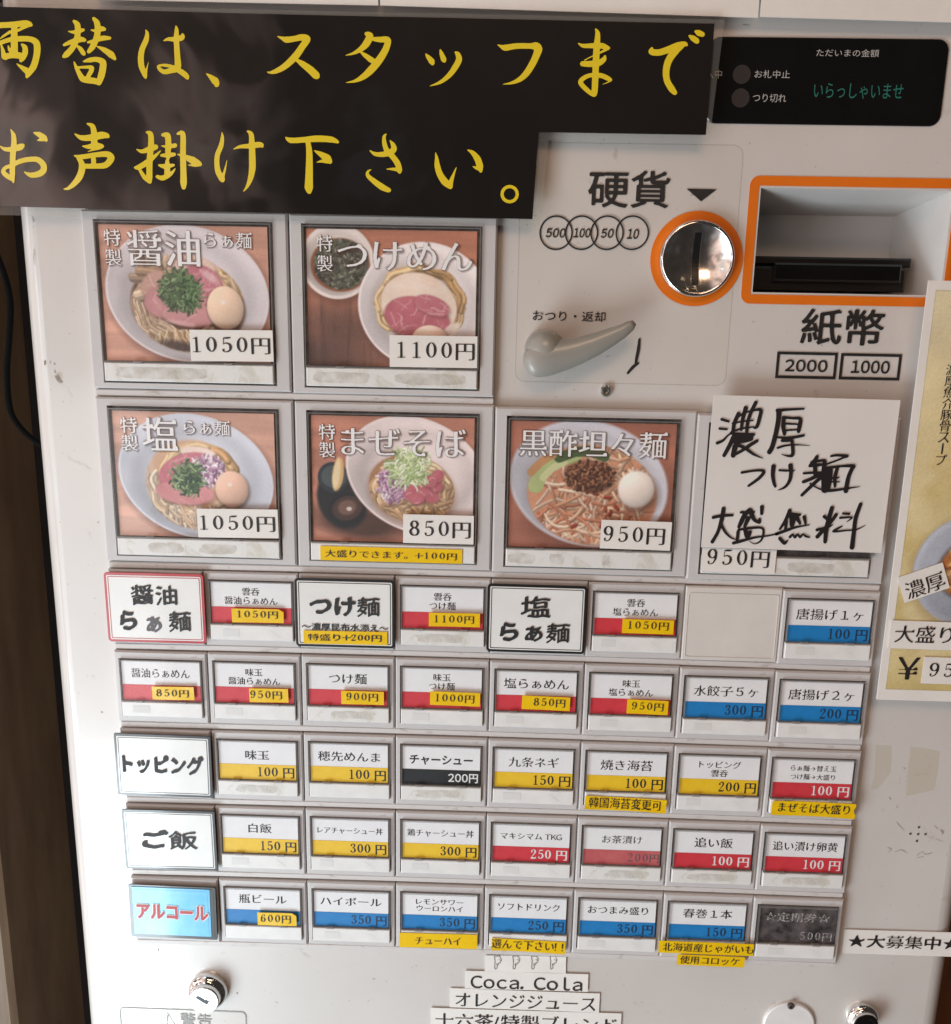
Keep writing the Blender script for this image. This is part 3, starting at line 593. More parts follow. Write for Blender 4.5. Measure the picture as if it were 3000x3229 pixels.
def pic_poster(w, h, bx, by):
    p = Paint(0, 0, w, h, 150); n1 = p.noise(14, 5); n2 = p.noise(40, 6); top = np.clip(1 - p.Y / 45, 0, 1)
    base = np.array([214., 196, 142]); p.C[:] = base; p.put(np.clip((n1 - .45) * 2.2, 0, 1) * .8, (196, 170, 92)); p.put(np.clip((n2 - .5) * 3, 0, 1) * .6, (226, 216, 176)); p.put(top * .7, (224, 214, 180)); p.put(np.clip((p.Y - h + 16) / 14, 0, 1) * .5, (184, 160, 78))
    p.put(p.ell(bx + 1, by + 2, 24.5, 24.5, 0, 5) * .4, (120, 90, 40)); p.put(p.ell(bx, by, 23, 23, 0, .6), (168, 172, 182)); x = (p.X - bx) / 23; y = (p.Y - by) / 23; sh = (1 - .16 * x - .12 * y + .10 * np.exp(-((x * x + y * y) - .9) ** 2 / .01))[..., None]
    p.put(p.ell(bx, by, 22.5, 22.5, 0, .5), np.clip(np.array([146., 152, 164]) * sh, 0, 255)); p.put(p.ell(bx, by, 13.5, 13, 0, 1.6), (96, 92, 96)); p.put(p.ell(bx, by, 12.5, 12, 0, .6), (176, 104, 48)); p.clipm = p.ell(bx, by, 12.5, 12, 0, .6)
    p.tangle(bx, by, 12, 12, 90, 7, 1.2, [(206, 140, 70), (150, 84, 38), (224, 178, 112)], 61, 1.2); p.clipm = None; return p
# ------------------------------------------------------------------ setting
YF = .0035                                   # the cabinet's face lies this far behind the front of the button bezels
mb = MB(); mb.quad(-3, 3, .42, -2.6, 2.6); tag(mb.out('wall', M['wallbrown']), kind='structure')
mb = MB(); mb.quad(-2, 2, 0, -2.6, 2.6)
xp = PX(62, 3229, .24)[0]
mb = MB(); mb.box(xp - .20, xp, .235, .34, -2.0, 1.6, ch=.004); tag(mb.out('timber_post', M['timber'], None, (xp - .1, .24, -2.0), off=(xp - .1, .24, -2.0)), 'brown timber post behind the machine at the lower left', 'post')
xr = PX(2985, 3000, .30)[0]
mb = MB(); mb.box(xr - .06, xr + .30, .30, .38, -2.0, 1.6, ch=.004); tag(mb.out('wall_board', M['boardbrown'], None, (xr, .3, -2.0), off=(xr, .3, -2.0)), 'reddish brown wall board seen past the right edge of the machine', 'board')

# ------------------------------------------------------------------ ticket machine
BL = -0.1888; BR = .2130
machine = tag(empty('ticket_machine', (0, 0, -1.2)), 'off-white meal ticket vending machine covered in food buttons and stickers', 'ticket machine')
mo = Vector((0, 0, -1.2))
# bill recess outline on the face
bx0, bz1 = RG('C', 1106, 113, YF); _, bz0 = RG('C', 1080, 519, YF); bx0 = (bx0 + RG('C', 1080, 519, YF)[0]) / 2; bx1 = RG('C', 1835, 300, YF)[0]
BTOP = RG('Q', 900, 300, YF)[1]
ZT, ZB, RD = .62, -1.2, .009
mb = MB()
O = [(BL + RD, ZB), (BR - RD, ZB), (BR - RD, ZT), (BL + RD, ZT)]; I_ = [(bx0, bz0), (bx1, bz0), (bx1, bz1), (bx0, bz1)]
v = [(a, YF, b) for a, b in O + I_]; mb.add(v, [(k, (k + 1) % 4, 4 + (k + 1) % 4, 4 + k) for k in range(4)])
prof = [(BL + RD - RD * math.sin(math.radians(a)), YF + RD - RD * math.cos(math.radians(a))) for a in range(0, 91, 10)] + [(BL, .34)]
mb.add([(x, y, z) for x, y in prof for z in (ZB, ZT)], [(2 * k + 2, 2 * k, 2 * k + 1, 2 * k + 3) for k in range(len(prof) - 1)])
prof = [(BR - RD + RD * math.sin(math.radians(a)), YF + RD - RD * math.cos(math.radians(a))) for a in range(0, 91, 10)] + [(BR, .34)]
mb.add([(x, y, z) for x, y in prof for z in (ZB, ZT)], [(2 * k, 2 * k + 2, 2 * k + 3, 2 * k + 1) for k in range(len(prof) - 1)])
mb.quad(BL, BR, .34, ZB, ZT)
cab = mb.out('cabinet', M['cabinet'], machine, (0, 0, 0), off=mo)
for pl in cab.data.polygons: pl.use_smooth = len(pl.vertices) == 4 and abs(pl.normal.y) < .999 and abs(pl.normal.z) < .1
# bill recess
bm = MB(); bd = .038; q0 = [(bx0, YF, bz0), (bx1, YF, bz0), (bx1, YF, bz1), (bx0, YF, bz1)]
ix0, ix1 = bx0 + .0085, bx1 - .006; iz1 = bz1 - .006
q1 = [(ix0, YF + bd, bz0 + .001), (ix1, YF + bd, bz0 + .001), (ix1, YF + bd, iz1), (ix0, YF + bd, iz1)]
bm.add(q0 + q1, [(4, 5, 6, 7), (0, 1, 5, 4), (1, 2, 6, 5), (2, 3, 7, 6), (3, 0, 4, 7)]); br = bm.out('bill_recess', M['recesswall'], machine, off=mo)
s = MB(); sx0, sx1 = bx0 + .0022, bx1 - .0085; sz1 = RG('C', 1400, 385, YF + .02)[1]; sb = bz0 + .0012
s.box(sx0, sx1, YF + .012, YF + .037, sb, sz1 - .004, ch=.001); s.box(sx0 - .001, sx1 + .003, YF + .016, YF + .037, sz1 - .0035, sz1, ch=.0008); slot = s.out('bill_inlet', M['blackplastic'], machine, off=mo)
s = MB(); s.box(sx0 + .008, sx1 - .003, YF + .0095, YF + .0125, sb + .0035, sb + .0105, ch=.0008); s.out('inlet_lip', M['blackgloss'], slot, off=mo)
# orange outline of the bill opening
w_ = .0043; s = MB(); A = rr(bx0 - w_, bx1 + w_, bz0 - w_, bz1 + w_, .0035, YF - .00025); B = rr(bx0 - .0008, bx1 + .0008, bz0 - .0008, bz1 + .0008, .0004, YF - .00025)
s.loops([rr(bx0 - w_, bx1 + w_, bz0 - w_, bz1 + w_, .0035, YF + .0002), A, B, rr(bx0 - .0008, bx1 + .0008, bz0 - .0008, bz1 + .0008, .0004, YF + .0002)]); s.out('orange_frame', M['orange'], machine, off=mo)
# display
def panel_from(reg, tl, br_, Y):
    a = RG(reg, *tl, Y); b = RG(reg, *br_, Y); return a[0], b[0], b[1], a[1]
dx0 = RG('B', 900, 300, YF)[0]; dx1 = (RG('B', 1838, 165, YF)[0] + RG('B', 1806, 490, YF)[0]) / 2; dz1 = RG('B', 1400, 148, YF)[1]; dz0 = RG('B', 1400, 486, YF)[1]
s = MB(); s.loops([rr(dx0, dx1, dz0, dz1, .004, YF + .0002), rr(dx0, dx1, dz0, dz1, .004, YF - .0004), rr(dx0 + .0003, dx1 - .0003, dz0 + .0003, dz1 - .0003, .0038, YF - .0007)], close=True)
disp = s.out('display_panel', M['blackgloss'], machine, off=(0, 0, -1.2)); Yd = YF - .0009
# the display mesh lives in machine space (its origin is the machine's)
for s_, b in (('ただいまの金額', (1325, 187, 1568, 223)), ('お札中止', (1085, 270, 1222, 305)), ('つり切れ', (1078, 362, 1208, 398)), ('投入中', (860, 268, 958, 305))): lt(disp, s_, 'B', b, Yd, M['dimwhite'], 'gothic', 44)
lt(disp, 'いらっしゃいませ', 'B', (1315, 318, 1662, 388), Yd, M['green'], 'gothic', 44)
for cx, cy in ((1035, 288), (1030, 380)):
    c = RG('B', cx, cy, Yd); r = .0033; s = MB(); s.add(ring(c[0], c[1], r, Yd, 28), [tuple(range(28))]); s.out('indicator_lamp', M['led'], disp, off=mo)
# printed legends on the face
Yp = YF - .00035
def legend(s_, reg, b, style, m=M['ink'], G=44, **k): return lt(machine, s_, reg, b, Yp, m, style, G, **k)
legend('硬貨', 'C', (437, 42, 755, 196), 'bold', G=60); legend('紙幣', 'C', (1265, 580, 1588, 730), 'bold', G=60); legend('おつり・返却', 'C', (222, 588, 505, 636), 'med', G=50)
c = [RG('C', *q, Yp) for q in ((820, 116), (938, 119), (877, 166))]; obj('direction_triangle', mesh('direction_triangle', [(a, Yp, b + 1.2) for a, b in c], [(0, 2, 1)], M['ink']), machine)
for cx, tx, bb in ((313, '500', (273, 269, 350, 308)), (412, '100', (380, 269, 447, 308)), (511, '50', (487, 271, 537, 309)), (609, '10', (588, 272, 635, 313))):
    c = RG('C', cx, 288, Yp); r = .0064; s = MB(); k = (cx - 313) / 98 * .00006
    s.loops([ring(c[0], c[1], r, Yp - .00002 - k, 40), ring(c[0], c[1], r - .0006, Yp - .00002 - k, 40)]); s.out('coin_mark_ring', M['ink'], machine, off=mo)
    lt(machine, tx, 'C', bb, Yp, M['ink'], 'bold', 50, slant=.16)
for cs, tx, bb in ((((1172, 748), (1408, 755), (1400, 858), (1165, 852)), '2000', (1203, 779, 1368, 831)), (((1420, 755), (1657, 760), (1648, 862), (1412, 858)), '1000', (1460, 783, 1610, 837))):
    cx, cz, w, h, a = rect_of('C', cs, Yp); s = MB(); f = lambda q: [(cx - w / 2 + q, Yp, cz - h / 2 + q), (cx + w / 2 - q, Yp, cz - h / 2 + q), (cx + w / 2 - q, Yp, cz + h / 2 - q), (cx - w / 2 + q, Yp, cz + h / 2 - q)]
    s.loops([f(0), f(.0011)]); s.out('note_mark_frame', M['ink'], machine, off=mo); lt(machine, tx, 'C', bb, Yp, M['ink'], 'bold', 40)
# turn-back arrow stroke beside the lever
strokes(machine, 'arrow_mark', (1500, 500), 1.232, [[[(637, 702, 9), (633, 740, 13), (626, 775, 12), (622, 800, 9)], [(632, 795, 8), (612, 810, 13), (592, 833, 9)]]], Yp, M['ink'], 1.0)
# coin slot
c = RG('C', 858, 390, YF); R1 = .0176; s = MB(); s.loops([ring(c[0], c[1], R1, YF, 64), ring(c[0], c[1], R1, YF - .0004, 64), ring(c[0], c[1], .0136, YF - .0004, 64), ring(c[0], c[1], .0136, YF, 64)])
s.out('coin_ring', M['orange'], machine, off=mo)
c2 = RG('C', 862, 389, YF - .003); n = 64; s = MB(); pr = [(.0144, .0), (.0144, -.0022), (.0141, -.0036), (.0136, -.0044), (.0131, -.0046), (.0127, -.0044), (.0124, -.0038)]
s.loops([ring(c2[0], c2[1], r, YF + y, n) for r, y in pr]); 
cr_ = s.out('coin_rim', M['chrome'], machine, off=mo, smooth=True)
s = MB(); rings = []
for k in range(16): r = .0125 * (1 - k / 15.5); rings.append(ring(c2[0], c2[1], r, YF - .0040 + .0038 * (1 - (r / .0125) ** 2), n))
s.loops(rings, close=True); dome = s.out('coin_dish', M['dish'], machine, off=mo, smooth=True)
s = MB(); sw, sh_ = .0012, .0094; cc = []
for k in range(13):
    z = -sh_ + 2 * sh_ * k / 12; y = YF - .0040 + .0038 * (1 - (z / .0125) ** 2) - .0003; cc.append((z, y))
s.add([(c2[0] + sgn * sw, y, c2[1] + z) for z, y in cc for sgn in (-1, 1)], [(2 * k, 2 * k + 1, 2 * k + 3, 2 * k + 2) for k in range(12)]); s.out('coin_slit', M['blackplastic'], dome, off=mo)
s = MB(); s.add([(c2[0] + sw + q_, y - .0002, c2[1] + z) for z, y in cc for q_ in (0, .00035)], [(2 * k, 2 * k + 1, 2 * k + 3, 2 * k + 2) for k in range(12)]); s.out('slit_edge', M['steel'], dome, off=mo)
# return lever: pivot knob and sweeping arm
s = MB(); path = [(238, 792, 60), (262, 782, 66), (300, 775, 62), (350, 765, 55), (400, 750, 49), (460, 728, 42), (520, 700, 34), (570, 675, 26), (604, 652, 19), (618, 640, 10)]
Yl = YF - .011; P3 = []
for i, (x, y, r) in enumerate(path):
    a = RG('C', x, y - 4, Yl); P3.append((a[0], a[1], r / 1.232 * .00013 * 1.0))
rings = []
for i, (x, z, r) in enumerate(P3):
    a = P3[max(i - 1, 0)]; b = P3[min(i + 1, len(P3) - 1)]; d = np.array([b[0] - a[0], b[1] - a[1]]); d = d / np.hypot(*d); nx, nz_ = -d[1], d[0]
    rings.append([(x + nx * r * math.cos(t), Yl - r * .62 * math.sin(t), z + nz_ * r * math.cos(t)) for t in [2 * math.pi * k / 20 for k in range(20)]])
x, z, r = P3[0]; x2, z2, _ = P3[1]; d = np.array([x - x2, z - z2]); d /= np.hypot(*d); cap0 = [[(x + d[0] * r * .8 * math.sin(q) + (p[0] - x) * math.cos(q), Yl + (p[1] - Yl) * math.cos(q), z + d[1] * r * .8 * math.sin(q) + (p[2] - z) * math.cos(q)) for p in rings[0]] for q in (1.45, 1.1, .75, .4)]
s.loops(cap0 + rings, close=True); s.f.append(tuple(range(19, -1, -1))); s.m.append(0)
lever = s.out('return_lever', M['lever'], machine, off=mo, smooth=True)
a = RG('C', 272, 745, Yl); s = MB(); R = .0078; s.loops([ring(a[0], a[1], R, YF, 36), ring(a[0], a[1], R, Yl + .002, 36)] + [ring(a[0], a[1], R * math.cos(q), Yl + .002 - .006 * math.sin(q), 36) for q in (.3, .6, .9, 1.2, 1.45)], close=True); s.out('pivot_knob', M['lever'], lever, off=mo, smooth=True)
# clear film stuck over the coin area
FX1 = bx0 - .0075; fx0 = RG('C', 160, 600, YF)[0]; fx1 = dx1 + .012; fz0 = RG('C', 500, 874, YF)[1]; fz1 = RG('C', 600, -60, YF)[1]
s = MB(); s.add(rr(fx0, FX1, fz0, fz1, .004, YF - .00012), [tuple(range(24))]); s.out('clear_panel_film', M['panelfilm'], machine, off=mo)
s = MB(); s.loops([rr(fx0, FX1, fz0, fz1, .004, YF - .00013), rr(fx0 + .0003, FX1 - .0003, fz0 + .0003, fz1 - .0003, .0038, YF - .00013)]); s.out('film_edge', M['filmedge'], machine, off=mo)
# small screw
def screw(reg, x, y, r, name='screw', m=M['steel'], par=machine, YF=YF):
    a = RG(reg, x, y, YF); s = MB(); s.loops([ring(*a, r, YF, 24), ring(*a, r, YF - r * .5, 24), ring(*a, r * .75, YF - r * .8, 24), ring(*a, r * .4, YF - r * .8, 24), ring(*a, r * .35, YF - r * .3, 24)], close=True); return s.out(name, m, par, off=mo)
screw('C', 507, 901, .0023)
# locks
def lock(reg, x, y, r, face_m, key_m, kind):
    a = RG(reg, x, y, YF); s = MB(); pr = [(1.0, 0), (1.0, -.18), (.96, -.34), (.84, -.46), (.76, -.48), (.76, -.8)]
    s.loops([ring(*a, r * k, YF + r * q, 48) for k, q in pr]); b = s.out('lock', M['chrome'], machine, off=mo, smooth=True); b.data.materials[0] = M['chrome']
    s = MB(); s.loops([ring(*a, r * .76, YF - r * .8, 48), ring(*a, r * .72, YF - r * .86, 48)], close=True); s.out('lock_barrel', face_m, b, off=mo)
    s = MB()
    if kind: 
        an = math.radians(-33); ca, sa = math.cos(an), math.sin(an); kx, kz = a[0] - r * .08, a[1] + r * .05
        pts = [(-.34, -.07), (-.30, .09), (.14, .09), (.18, .14), (.34, .12), (.36, -.08), (.1, -.09)]
        s.add([(kx + r * (p * ca - q * sa), YF - r * .875, kz + r * (p * sa + q * ca)) for p, q in pts], [tuple(range(6, -1, -1))])
    else: s.loops([ring(*a, r * .5, YF - r * .865, 32), ring(*a, r * .34, YF - r * .75, 32)], close=True)
    s.out('keyhole', key_m, b, off=mo); return b
lock('O', 553, 566, .0092, M['steel'], M['blackplastic'], 1)
lock('Q', 1540, 492, .0073, M['blackgloss'], M['dark'], 0)
a = RG('Q', 1290, 518, YF); s = MB(); s.loops([ring(*a, .0118, YF, 48), ring(*a, .0118, YF - .0010, 48), ring(*a, .0112, YF - .0014, 48)], close=True); cap = s.out('round_cover_plate', M['lid'], machine, off=mo); screw('Q', 1298, 457, .0016, 'screw', M['dark'], cap, YF - .0014)
for x, y in ((1660, 570), (1610, 608), (1655, 610), (1698, 610), (1648, 650)):
    a = RG('N', x, y, YF); s = MB(); s.add(ring(*a, .00055, YF - .0002, 14), [tuple(range(14))]); s.out('speaker_hole', M['dark'], machine, off=mo)

# ---- button field
gx0, gx1 = -4 * PU, 4 * PU
def zrow(v): return .08 - v * PV
def settle(u, v):
    """the moulded panel is not perfectly square: small bow of the button field, in metres (right, down)"""
    q = (1, u, v, u * u, u * v, v * v); A_ = (-.58584, .27821, .15565, -.03296, -.00356, -.01348); B_ = (-.36962, -.1882, .06847, .0534, -.06077, .03704)
    return sum(a * b for a, b in zip(q, A_)) / 1000, sum(a * b for a, b in zip(q, B_)) / 1000
def cell(c_, r_w, du=.45, dv=.4):
    sx, sz = settle(c_ + du, r_w + dv); return Vector((gx0 + c_ * PU + g + sx, 0, zrow(r_w) - sz))
def rail_strip(u0, u1, v, lo, hi):
    s = MB(); n_ = int((u1 - u0) * 2); rows = []
    for k in range(n_ + 1):
        u = u0 + (u1 - u0) * k / n_; sx, sz = settle(u, v); x = gx0 + u * PU + sx + (.0008 if k == 0 else -.0006 if k == n_ else 0); z = zrow(v) - sz
        rows.append([(x, YF, z + lo), (x, .0017, z + lo), (x, .0012, z + lo + .0005), (x, .0012, z + hi - .0005), (x, .0017, z + hi), (x, YF, z + hi)])
    V = [p for r in rows for p in r]; s.add(V, [(6 * k + q, 6 * (k + 1) + q, 6 * (k + 1) + q + 1, 6 * k + q + 1) for k in range(n_) for q in range(5)] + [tuple(range(5, -1, -1)), tuple(6 * n_ + q for q in range(6))])
    return s.out('rail', M['rail'], machine, off=mo)
s = MB()      # dark backing seen in the seams
s.quad(gx0 + .0006, gx1 - .0006, YF - .0004, zrow(6) + .0010, zrow(-1) - .001); s.quad(gx0 + .0003, -.0005, YF - .0004, zrow(-1) - .001, zrow(-3) - .001); s.out('button_backing', M['dark'], machine, off=mo)
g = .0002
for v in (1, 2, 3, 4, 5, 6): rail_strip(0, 8, v, .0003, .0032)
rail_strip(0, 4, -1, .0003, .0032)
def ring_frame(w, h, inner, y1, ch=.0006):
    s = MB(); f = lambda a, b, c, d, y: [(a, y, c), (b, y, c), (b, y, d), (a, y, d)]; x0, x1, z0, z1 = inner
    s.loops([f(0, w, -h, 0, y1), f(0, w, -h, 0, ch), f(ch, w - ch, -h + ch, -ch, 0), f(x0, x1, z0, z1, 0), f(x0 + .0003, x1 - .0003, z0 + .0003, z1 - .0003, y1)]); return mesh('menu_button', s.v, s.f, M['bezel'])
g = .0002
SB = dict(w=PU - 2 * g, h=PV * .905, inner=(.0018, .0378, -.0297, -.0033)); small_me = ring_frame(SB['w'], SB['h'], SB['inner'], .0030)
bw, bh = 2 * PU - 2 * g, 2 * PV - .0036; BB = dict(w=bw, h=bh)
def submesh(name, boxes, m, ch=0):
    s = MB()
    for b in boxes: s.box(*b, ch=ch)
    return mesh(name, s.v, s.f, m)
def quadmesh(name, x0, x1, y, z0, z1, m): s = MB(); s.quad(x0, x1, y, z0, z1); return mesh(name, s.v, s.f, m)
def cover_mesh(x0, x1, z0, z1, y0, y1):
    """thin clear case: front sheet and four walls"""
    s = MB(); s.quad(x0, x1, y0, z0, z1, 0); f = lambda q, y: [(x0 + q, y, z0 + q), (x1 - q, y, z0 + q), (x1 - q, y, z1 - q), (x0 + q, y, z1 - q)]
    s.loops([f(0, y1), f(0, y0)], 1); s.loops([f(0, y0 - .00004), f(.00045, y0 - .00004)], 1); return mesh('clear_cover', s.v, s.f, [M['cover'], M['coveredge']], mi=s.m)
sm_recess = quadmesh('case', .0016, .0380, .0022, -.0299, -.0031, M['recess'])
sm_card = submesh('name_card', [(.0030, .0366, -.0002, .0012, -.0222, -.0042)], M['card'])
sm_lid = submesh('lower_lid', [(.0024, .0374, -.0013, .0015, -.0294, -.0226)], M['lid'], ch=.0003)
sm_lid2 = sm_lid.copy(); sm_lid2.materials[0] = M['lid_residue']
sm_cover = cover_mesh(.0024, .0376, -.0224, -.0036, -.0014, .0012)
sm_clip = submesh('hinge_clip', [(0, .0034, -.0017, .0002, -.00035, .00035)], M['recess'])
sm_ghost_v = MB(); sm_ghost_v.quad(.0068, .0146, -.00137, -.0275, -.0242)
for a0, a1 in (((.0270, -.0244), (.0312, -.0278)), ((.0312, -.0244), (.0270, -.0278))):
    d = .00013; sm_ghost_v.add([(a0[0] - d, -.00137, a0[1]), (a0[0] + d, -.00137, a0[1]), (a1[0] + d, -.00137, a1[1]), (a1[0] - d, -.00137, a1[1])], [(0, 1, 2, 3)])
def ghost_me(dx, wd, cross, zz):
    s = MB(); s.quad(.0068 + dx, .0068 + dx + wd, -.00137, -.0275 + zz, -.0242 + zz)
    for a0, a1 in (((.0270, -.0244), (.0312, -.0278)), ((.0312, -.0244), (.0270, -.0278)))[:cross]:
        d = .00011; s.add([(a0[0] - d + dx, -.00137, a0[1] + zz), (a0[0] + d + dx, -.00137, a0[1] + zz), (a1[0] + d + dx, -.00137, a1[1] + zz), (a1[0] - d + dx, -.00137, a1[1] + zz)], [(0, 1, 2, 3)])
    return mesh('faint_print', s.v, s.f, M['ghost'])
GH = [ghost_me(0, .0078, 2, 0), ghost_me(.0009, .0070, 1, -.0002), ghost_me(-.0006, .0060, 2, .0003), None, ghost_me(.0004, .0074, 0, 0)]
def stain(parent, x0, x1, z0, z1, y, seed, th=.5, ring_=False):
    g = np.random.default_rng(seed); w_, h_ = 64, 20; F = blur(g.random((h_, w_)), 2.2); F = (F - F.mean()) / F.std() * .16 + .62
    yy, xx = np.mgrid[0:h_, 0:w_]; d = ((xx - w_ / 2) / (w_ / 2 - 2)) ** 4 + ((yy - h_ / 2) / (h_ / 2 - 1.5)) ** 4; F = np.where(d > 1, 0, F * (1.1 - d * .6))
    if ring_: q = np.hypot((xx - w_ * .5) / 13, (yy - h_ / 2) / 6.5); F = np.where(abs(q - 1) < .22, F, 0)
    F = blur(F, .6); V, f = contour(F, th)
    if len(V): obj('glue_stain', mesh('glue_stain', [(x0 + a / w_ * (x1 - x0), y, z0 + b / h_ * (z1 - z0)) for a, b in V], f, M['glue']), parent)
strip_me = {}
CJK = {}
KIND = {'red': ('red', 'ink'), 'yellow': ('yellow', 'ink'), 'blue': ('blue', 'bluedark'), 'redw': ('red', 'whiteink'), 'black': ('blackstrip', 'whiteink'), 'pink': ('pink', 'softink')}
def small_button(col, row, lines, kind, price=None, pw=15.8, ink='ink', style='min', residue=False, label=None):
    b = obj('menu_button', small_me, machine, cell(col, row) - mo); bo = WORLD(b)
    if label: b['label'] = label
    obj('case', sm_recess, b); dark = kind == 'dark'
    cd = obj('name_card', sm_card, b)
    if dark:
        k = 'dcard'
        if k not in strip_me: strip_me[k] = submesh('name_card', [(.0026, .0372, -.0002, .0012, -.0222, -.0040)], mottled('rubbed_black_card', (.022, .018, .018), (.13, .11, .11), 160, .5))
        cd.data = strip_me[k]
    else:
        if kind not in strip_me: strip_me[kind] = submesh('colour_strip', [(.0030, .0366, -.00032, .0001, -.0221, -.0150)], M[KIND[kind][0]])
        obj('colour_strip', strip_me[kind], b)
    obj('lower_lid', sm_lid2 if residue else sm_lid, b)
    gm = GH[(col * 3 + row * 2 + col * row) % 5]
    if not residue and gm: obj('faint_print', gm, b)
    for x in (.0085, .0272): obj('hinge_clip', sm_clip, b, (x, 0, -.0224))
    for i, (s_, w, em, yc) in enumerate(lines):
        letter(b, s_, bo.x + .0197, bo.z - yc / 1000, w / 1000, 0, -.0003, M[ink], style, 56 if em > 4 else 52, em=em / 1000)
    if price:
        pi = 'palink' if dark else KIND[kind][1]; st = 'bold' if kind == 'black' else 'min' if kind in ('pink', 'dark') else 'minb'
        em = 5.6 if kind not in ('pink', 'dark') else 5.0
        if kind == 'black': em = 4.9
        letter(b, price, bo.x + .0362 - pw / 2000 - (.0004 if kind != 'pink' else 0), bo.z - .0186, pw / 1000, 0, -.0004, M[pi], st, 50, em=em / 1000)
    if residue: stain(b, .006 + .002 * (col % 3), .034 - .003 * (row % 2), -.0288, -.0232, -.00137, col * 7 + row, .60 - .03 * (col % 2), False)
    obj('clear_cover', sm_cover, b); return b
Lx = lambda s_, w, em=4.9, y=9.7: [(s_, w, em, y)]
L2 = lambda a, wa, b, wb, em=3.7: [(a, wa, em, 8.2), (b, wb, em, 12.2)]
BUT = [
 (1, 1, L2('雲呑', 7.2, '醤油らぁめん', 22.2), 'red', None, 0), (3, 1, L2('雲呑', 7.3, 'つけ麺', 10.9), 'red', None, 1), (5, 1, L2('雲呑', 7.3, '塩らぁめん', 18.6), 'red', None, 0), (7, 1, Lx('唐揚げ１ヶ', 27.4, 5.2, 10.2), 'blue', '100 円', 0),
 (0, 2, Lx('醤油らぁめん', 25, 4.6), 'red', None, 0), (1, 2, L2('味玉', 7.2, '醤油らぁめん', 22.2), 'red', None, 0), (2, 2, Lx('つけ麺', 16.2, 5.1, 10), 'red', None, 1), (3, 2, L2('味玉', 7.2, 'つけ麺', 10.9), 'red', None, 0),
 (4, 2, Lx('塩らぁめん', 27.5, 5.1, 9.8), 'red', None, 0), (5, 2, L2('味玉', 7.2, '塩らぁめん', 18.6), 'red', None, 0), (6, 2, Lx('水餃子５ヶ', 26.8, 5.1, 10.1), 'blue', '300 円', 0), (7, 2, Lx('唐揚げ２ヶ', 27.4, 5.2, 10.1), 'blue', '200 円', 0),
 (1, 3, Lx('味玉', 10.4, 4.9, 10.6), 'yellow', '100 円', 1), (2, 3, Lx('穂先めんま', 27, 5, 10.2), 'yellow', '100 円', 0), (3, 3, Lx('チャーシュー', 27.4, 5.0, 10.4), 'black', '200円', 1), (4, 3, Lx('九条ネギ', 21.5, 5.1, 10.2), 'yellow', '150 円', 0),
 (5, 3, Lx('焼き海苔', 22.2, 5.3, 10.1), 'yellow', '100 円', 1), (6, 3, L2('トッピング', 17.8, '雲呑', 7.0, 3.6), 'yellow', '200 円', 0), (7, 3, L2('らぁ麺→替え玉', 19.3, 'つけ麺→大盛り', 18.9, 2.9), 'redw', '100 円', 0),
 (1, 4, Lx('白飯', 10.3, 5.0, 9.9), 'yellow', '150 円', 0), (2, 4, Lx('レアチャーシュー丼', 28.9, 3.5, 9.9), 'yellow', '300 円', 0), (3, 4, Lx('鶏チャーシュー丼', 29.3, 3.9, 9.8), 'yellow', '300 円', 0), (4, 4, Lx('マキシマム TKG', 27, 3.6, 9.9), 'redw', '250 円', 0),
 (5, 4, Lx('お茶漬け', 17.6, 4.2, 9.9), 'pink', '200円', 1), (6, 4, Lx('追い飯', 16.6, 5.2, 9.8), 'redw', '100 円', 1), (7, 4, Lx('追い漬け卵黄', 28, 4.9, 9.8), 'redw', '100 円', 1),
 (1, 5, Lx('瓶ビール', 21.6, 5.0, 9.4), 'blue', None, 0), (2, 5, Lx('ハイボール', 27.5, 4.9, 9.4), 'blue', '350 円', 0), (3, 5, [('レモンサワー', 21.3, 3.4, 8.2), ('ウーロンハイ', 20.7, 3.4, 11.6)], 'blue', '350 円', 0), (4, 5, Lx('ソフトドリンク', 27.6, 4.2, 9.3), 'blue', '250 円', 0),
 (5, 5, Lx('おつまみ盛り', 26.8, 4.4, 9.3), 'blue', '350 円', 0), (6, 5, Lx('春巻１本', 21.7, 5.0, 9.3), 'blue', '150 円', 0), (7, 5, Lx('☆定期券☆', 28.6, 5.0, 9.3), 'dark', '500円', 0)]

SLAB = {(1, 1): 'red striped button for wonton soy ramen, first row, right of the red bordered card', (5, 4): 'button with a faded pink strip and a pale grey name', (7, 5): 'black button with rubbed white stars and a 500 price', (3, 3): 'button with a black strip and bold black name'}
for c_, r_w, ls, kd, pr_, res in BUT:
    small_button(c_, r_w, ls, kd, pr_, ink='softink' if kd == 'pink' else 'palink' if kd == 'dark' else 'ink', style='bold' if kd == 'black' else 'min', residue=bool(res), label=SLAB.get((c_, r_w)),
                 pw={'black': 12.9, 'pink': 13.6, 'dark': 14}.get(kd, 16.0))
# bezels that carry the category cards have no window of their own to be seen
def blank_me(w, h): s = MB(); s.box(0, w, 0, .003, -h, 0, ch=.0006); return mesh('bezel_plate', s.v, s.f, M['bezel'])
bl = blank_me(SB['w'], SB['h'])
for c_, r_w in ((0, 1), (2, 1), (4, 1), (0, 3), (0, 4), (0, 5)): obj('bezel_plate', bl, machine, cell(c_, r_w) - mo)
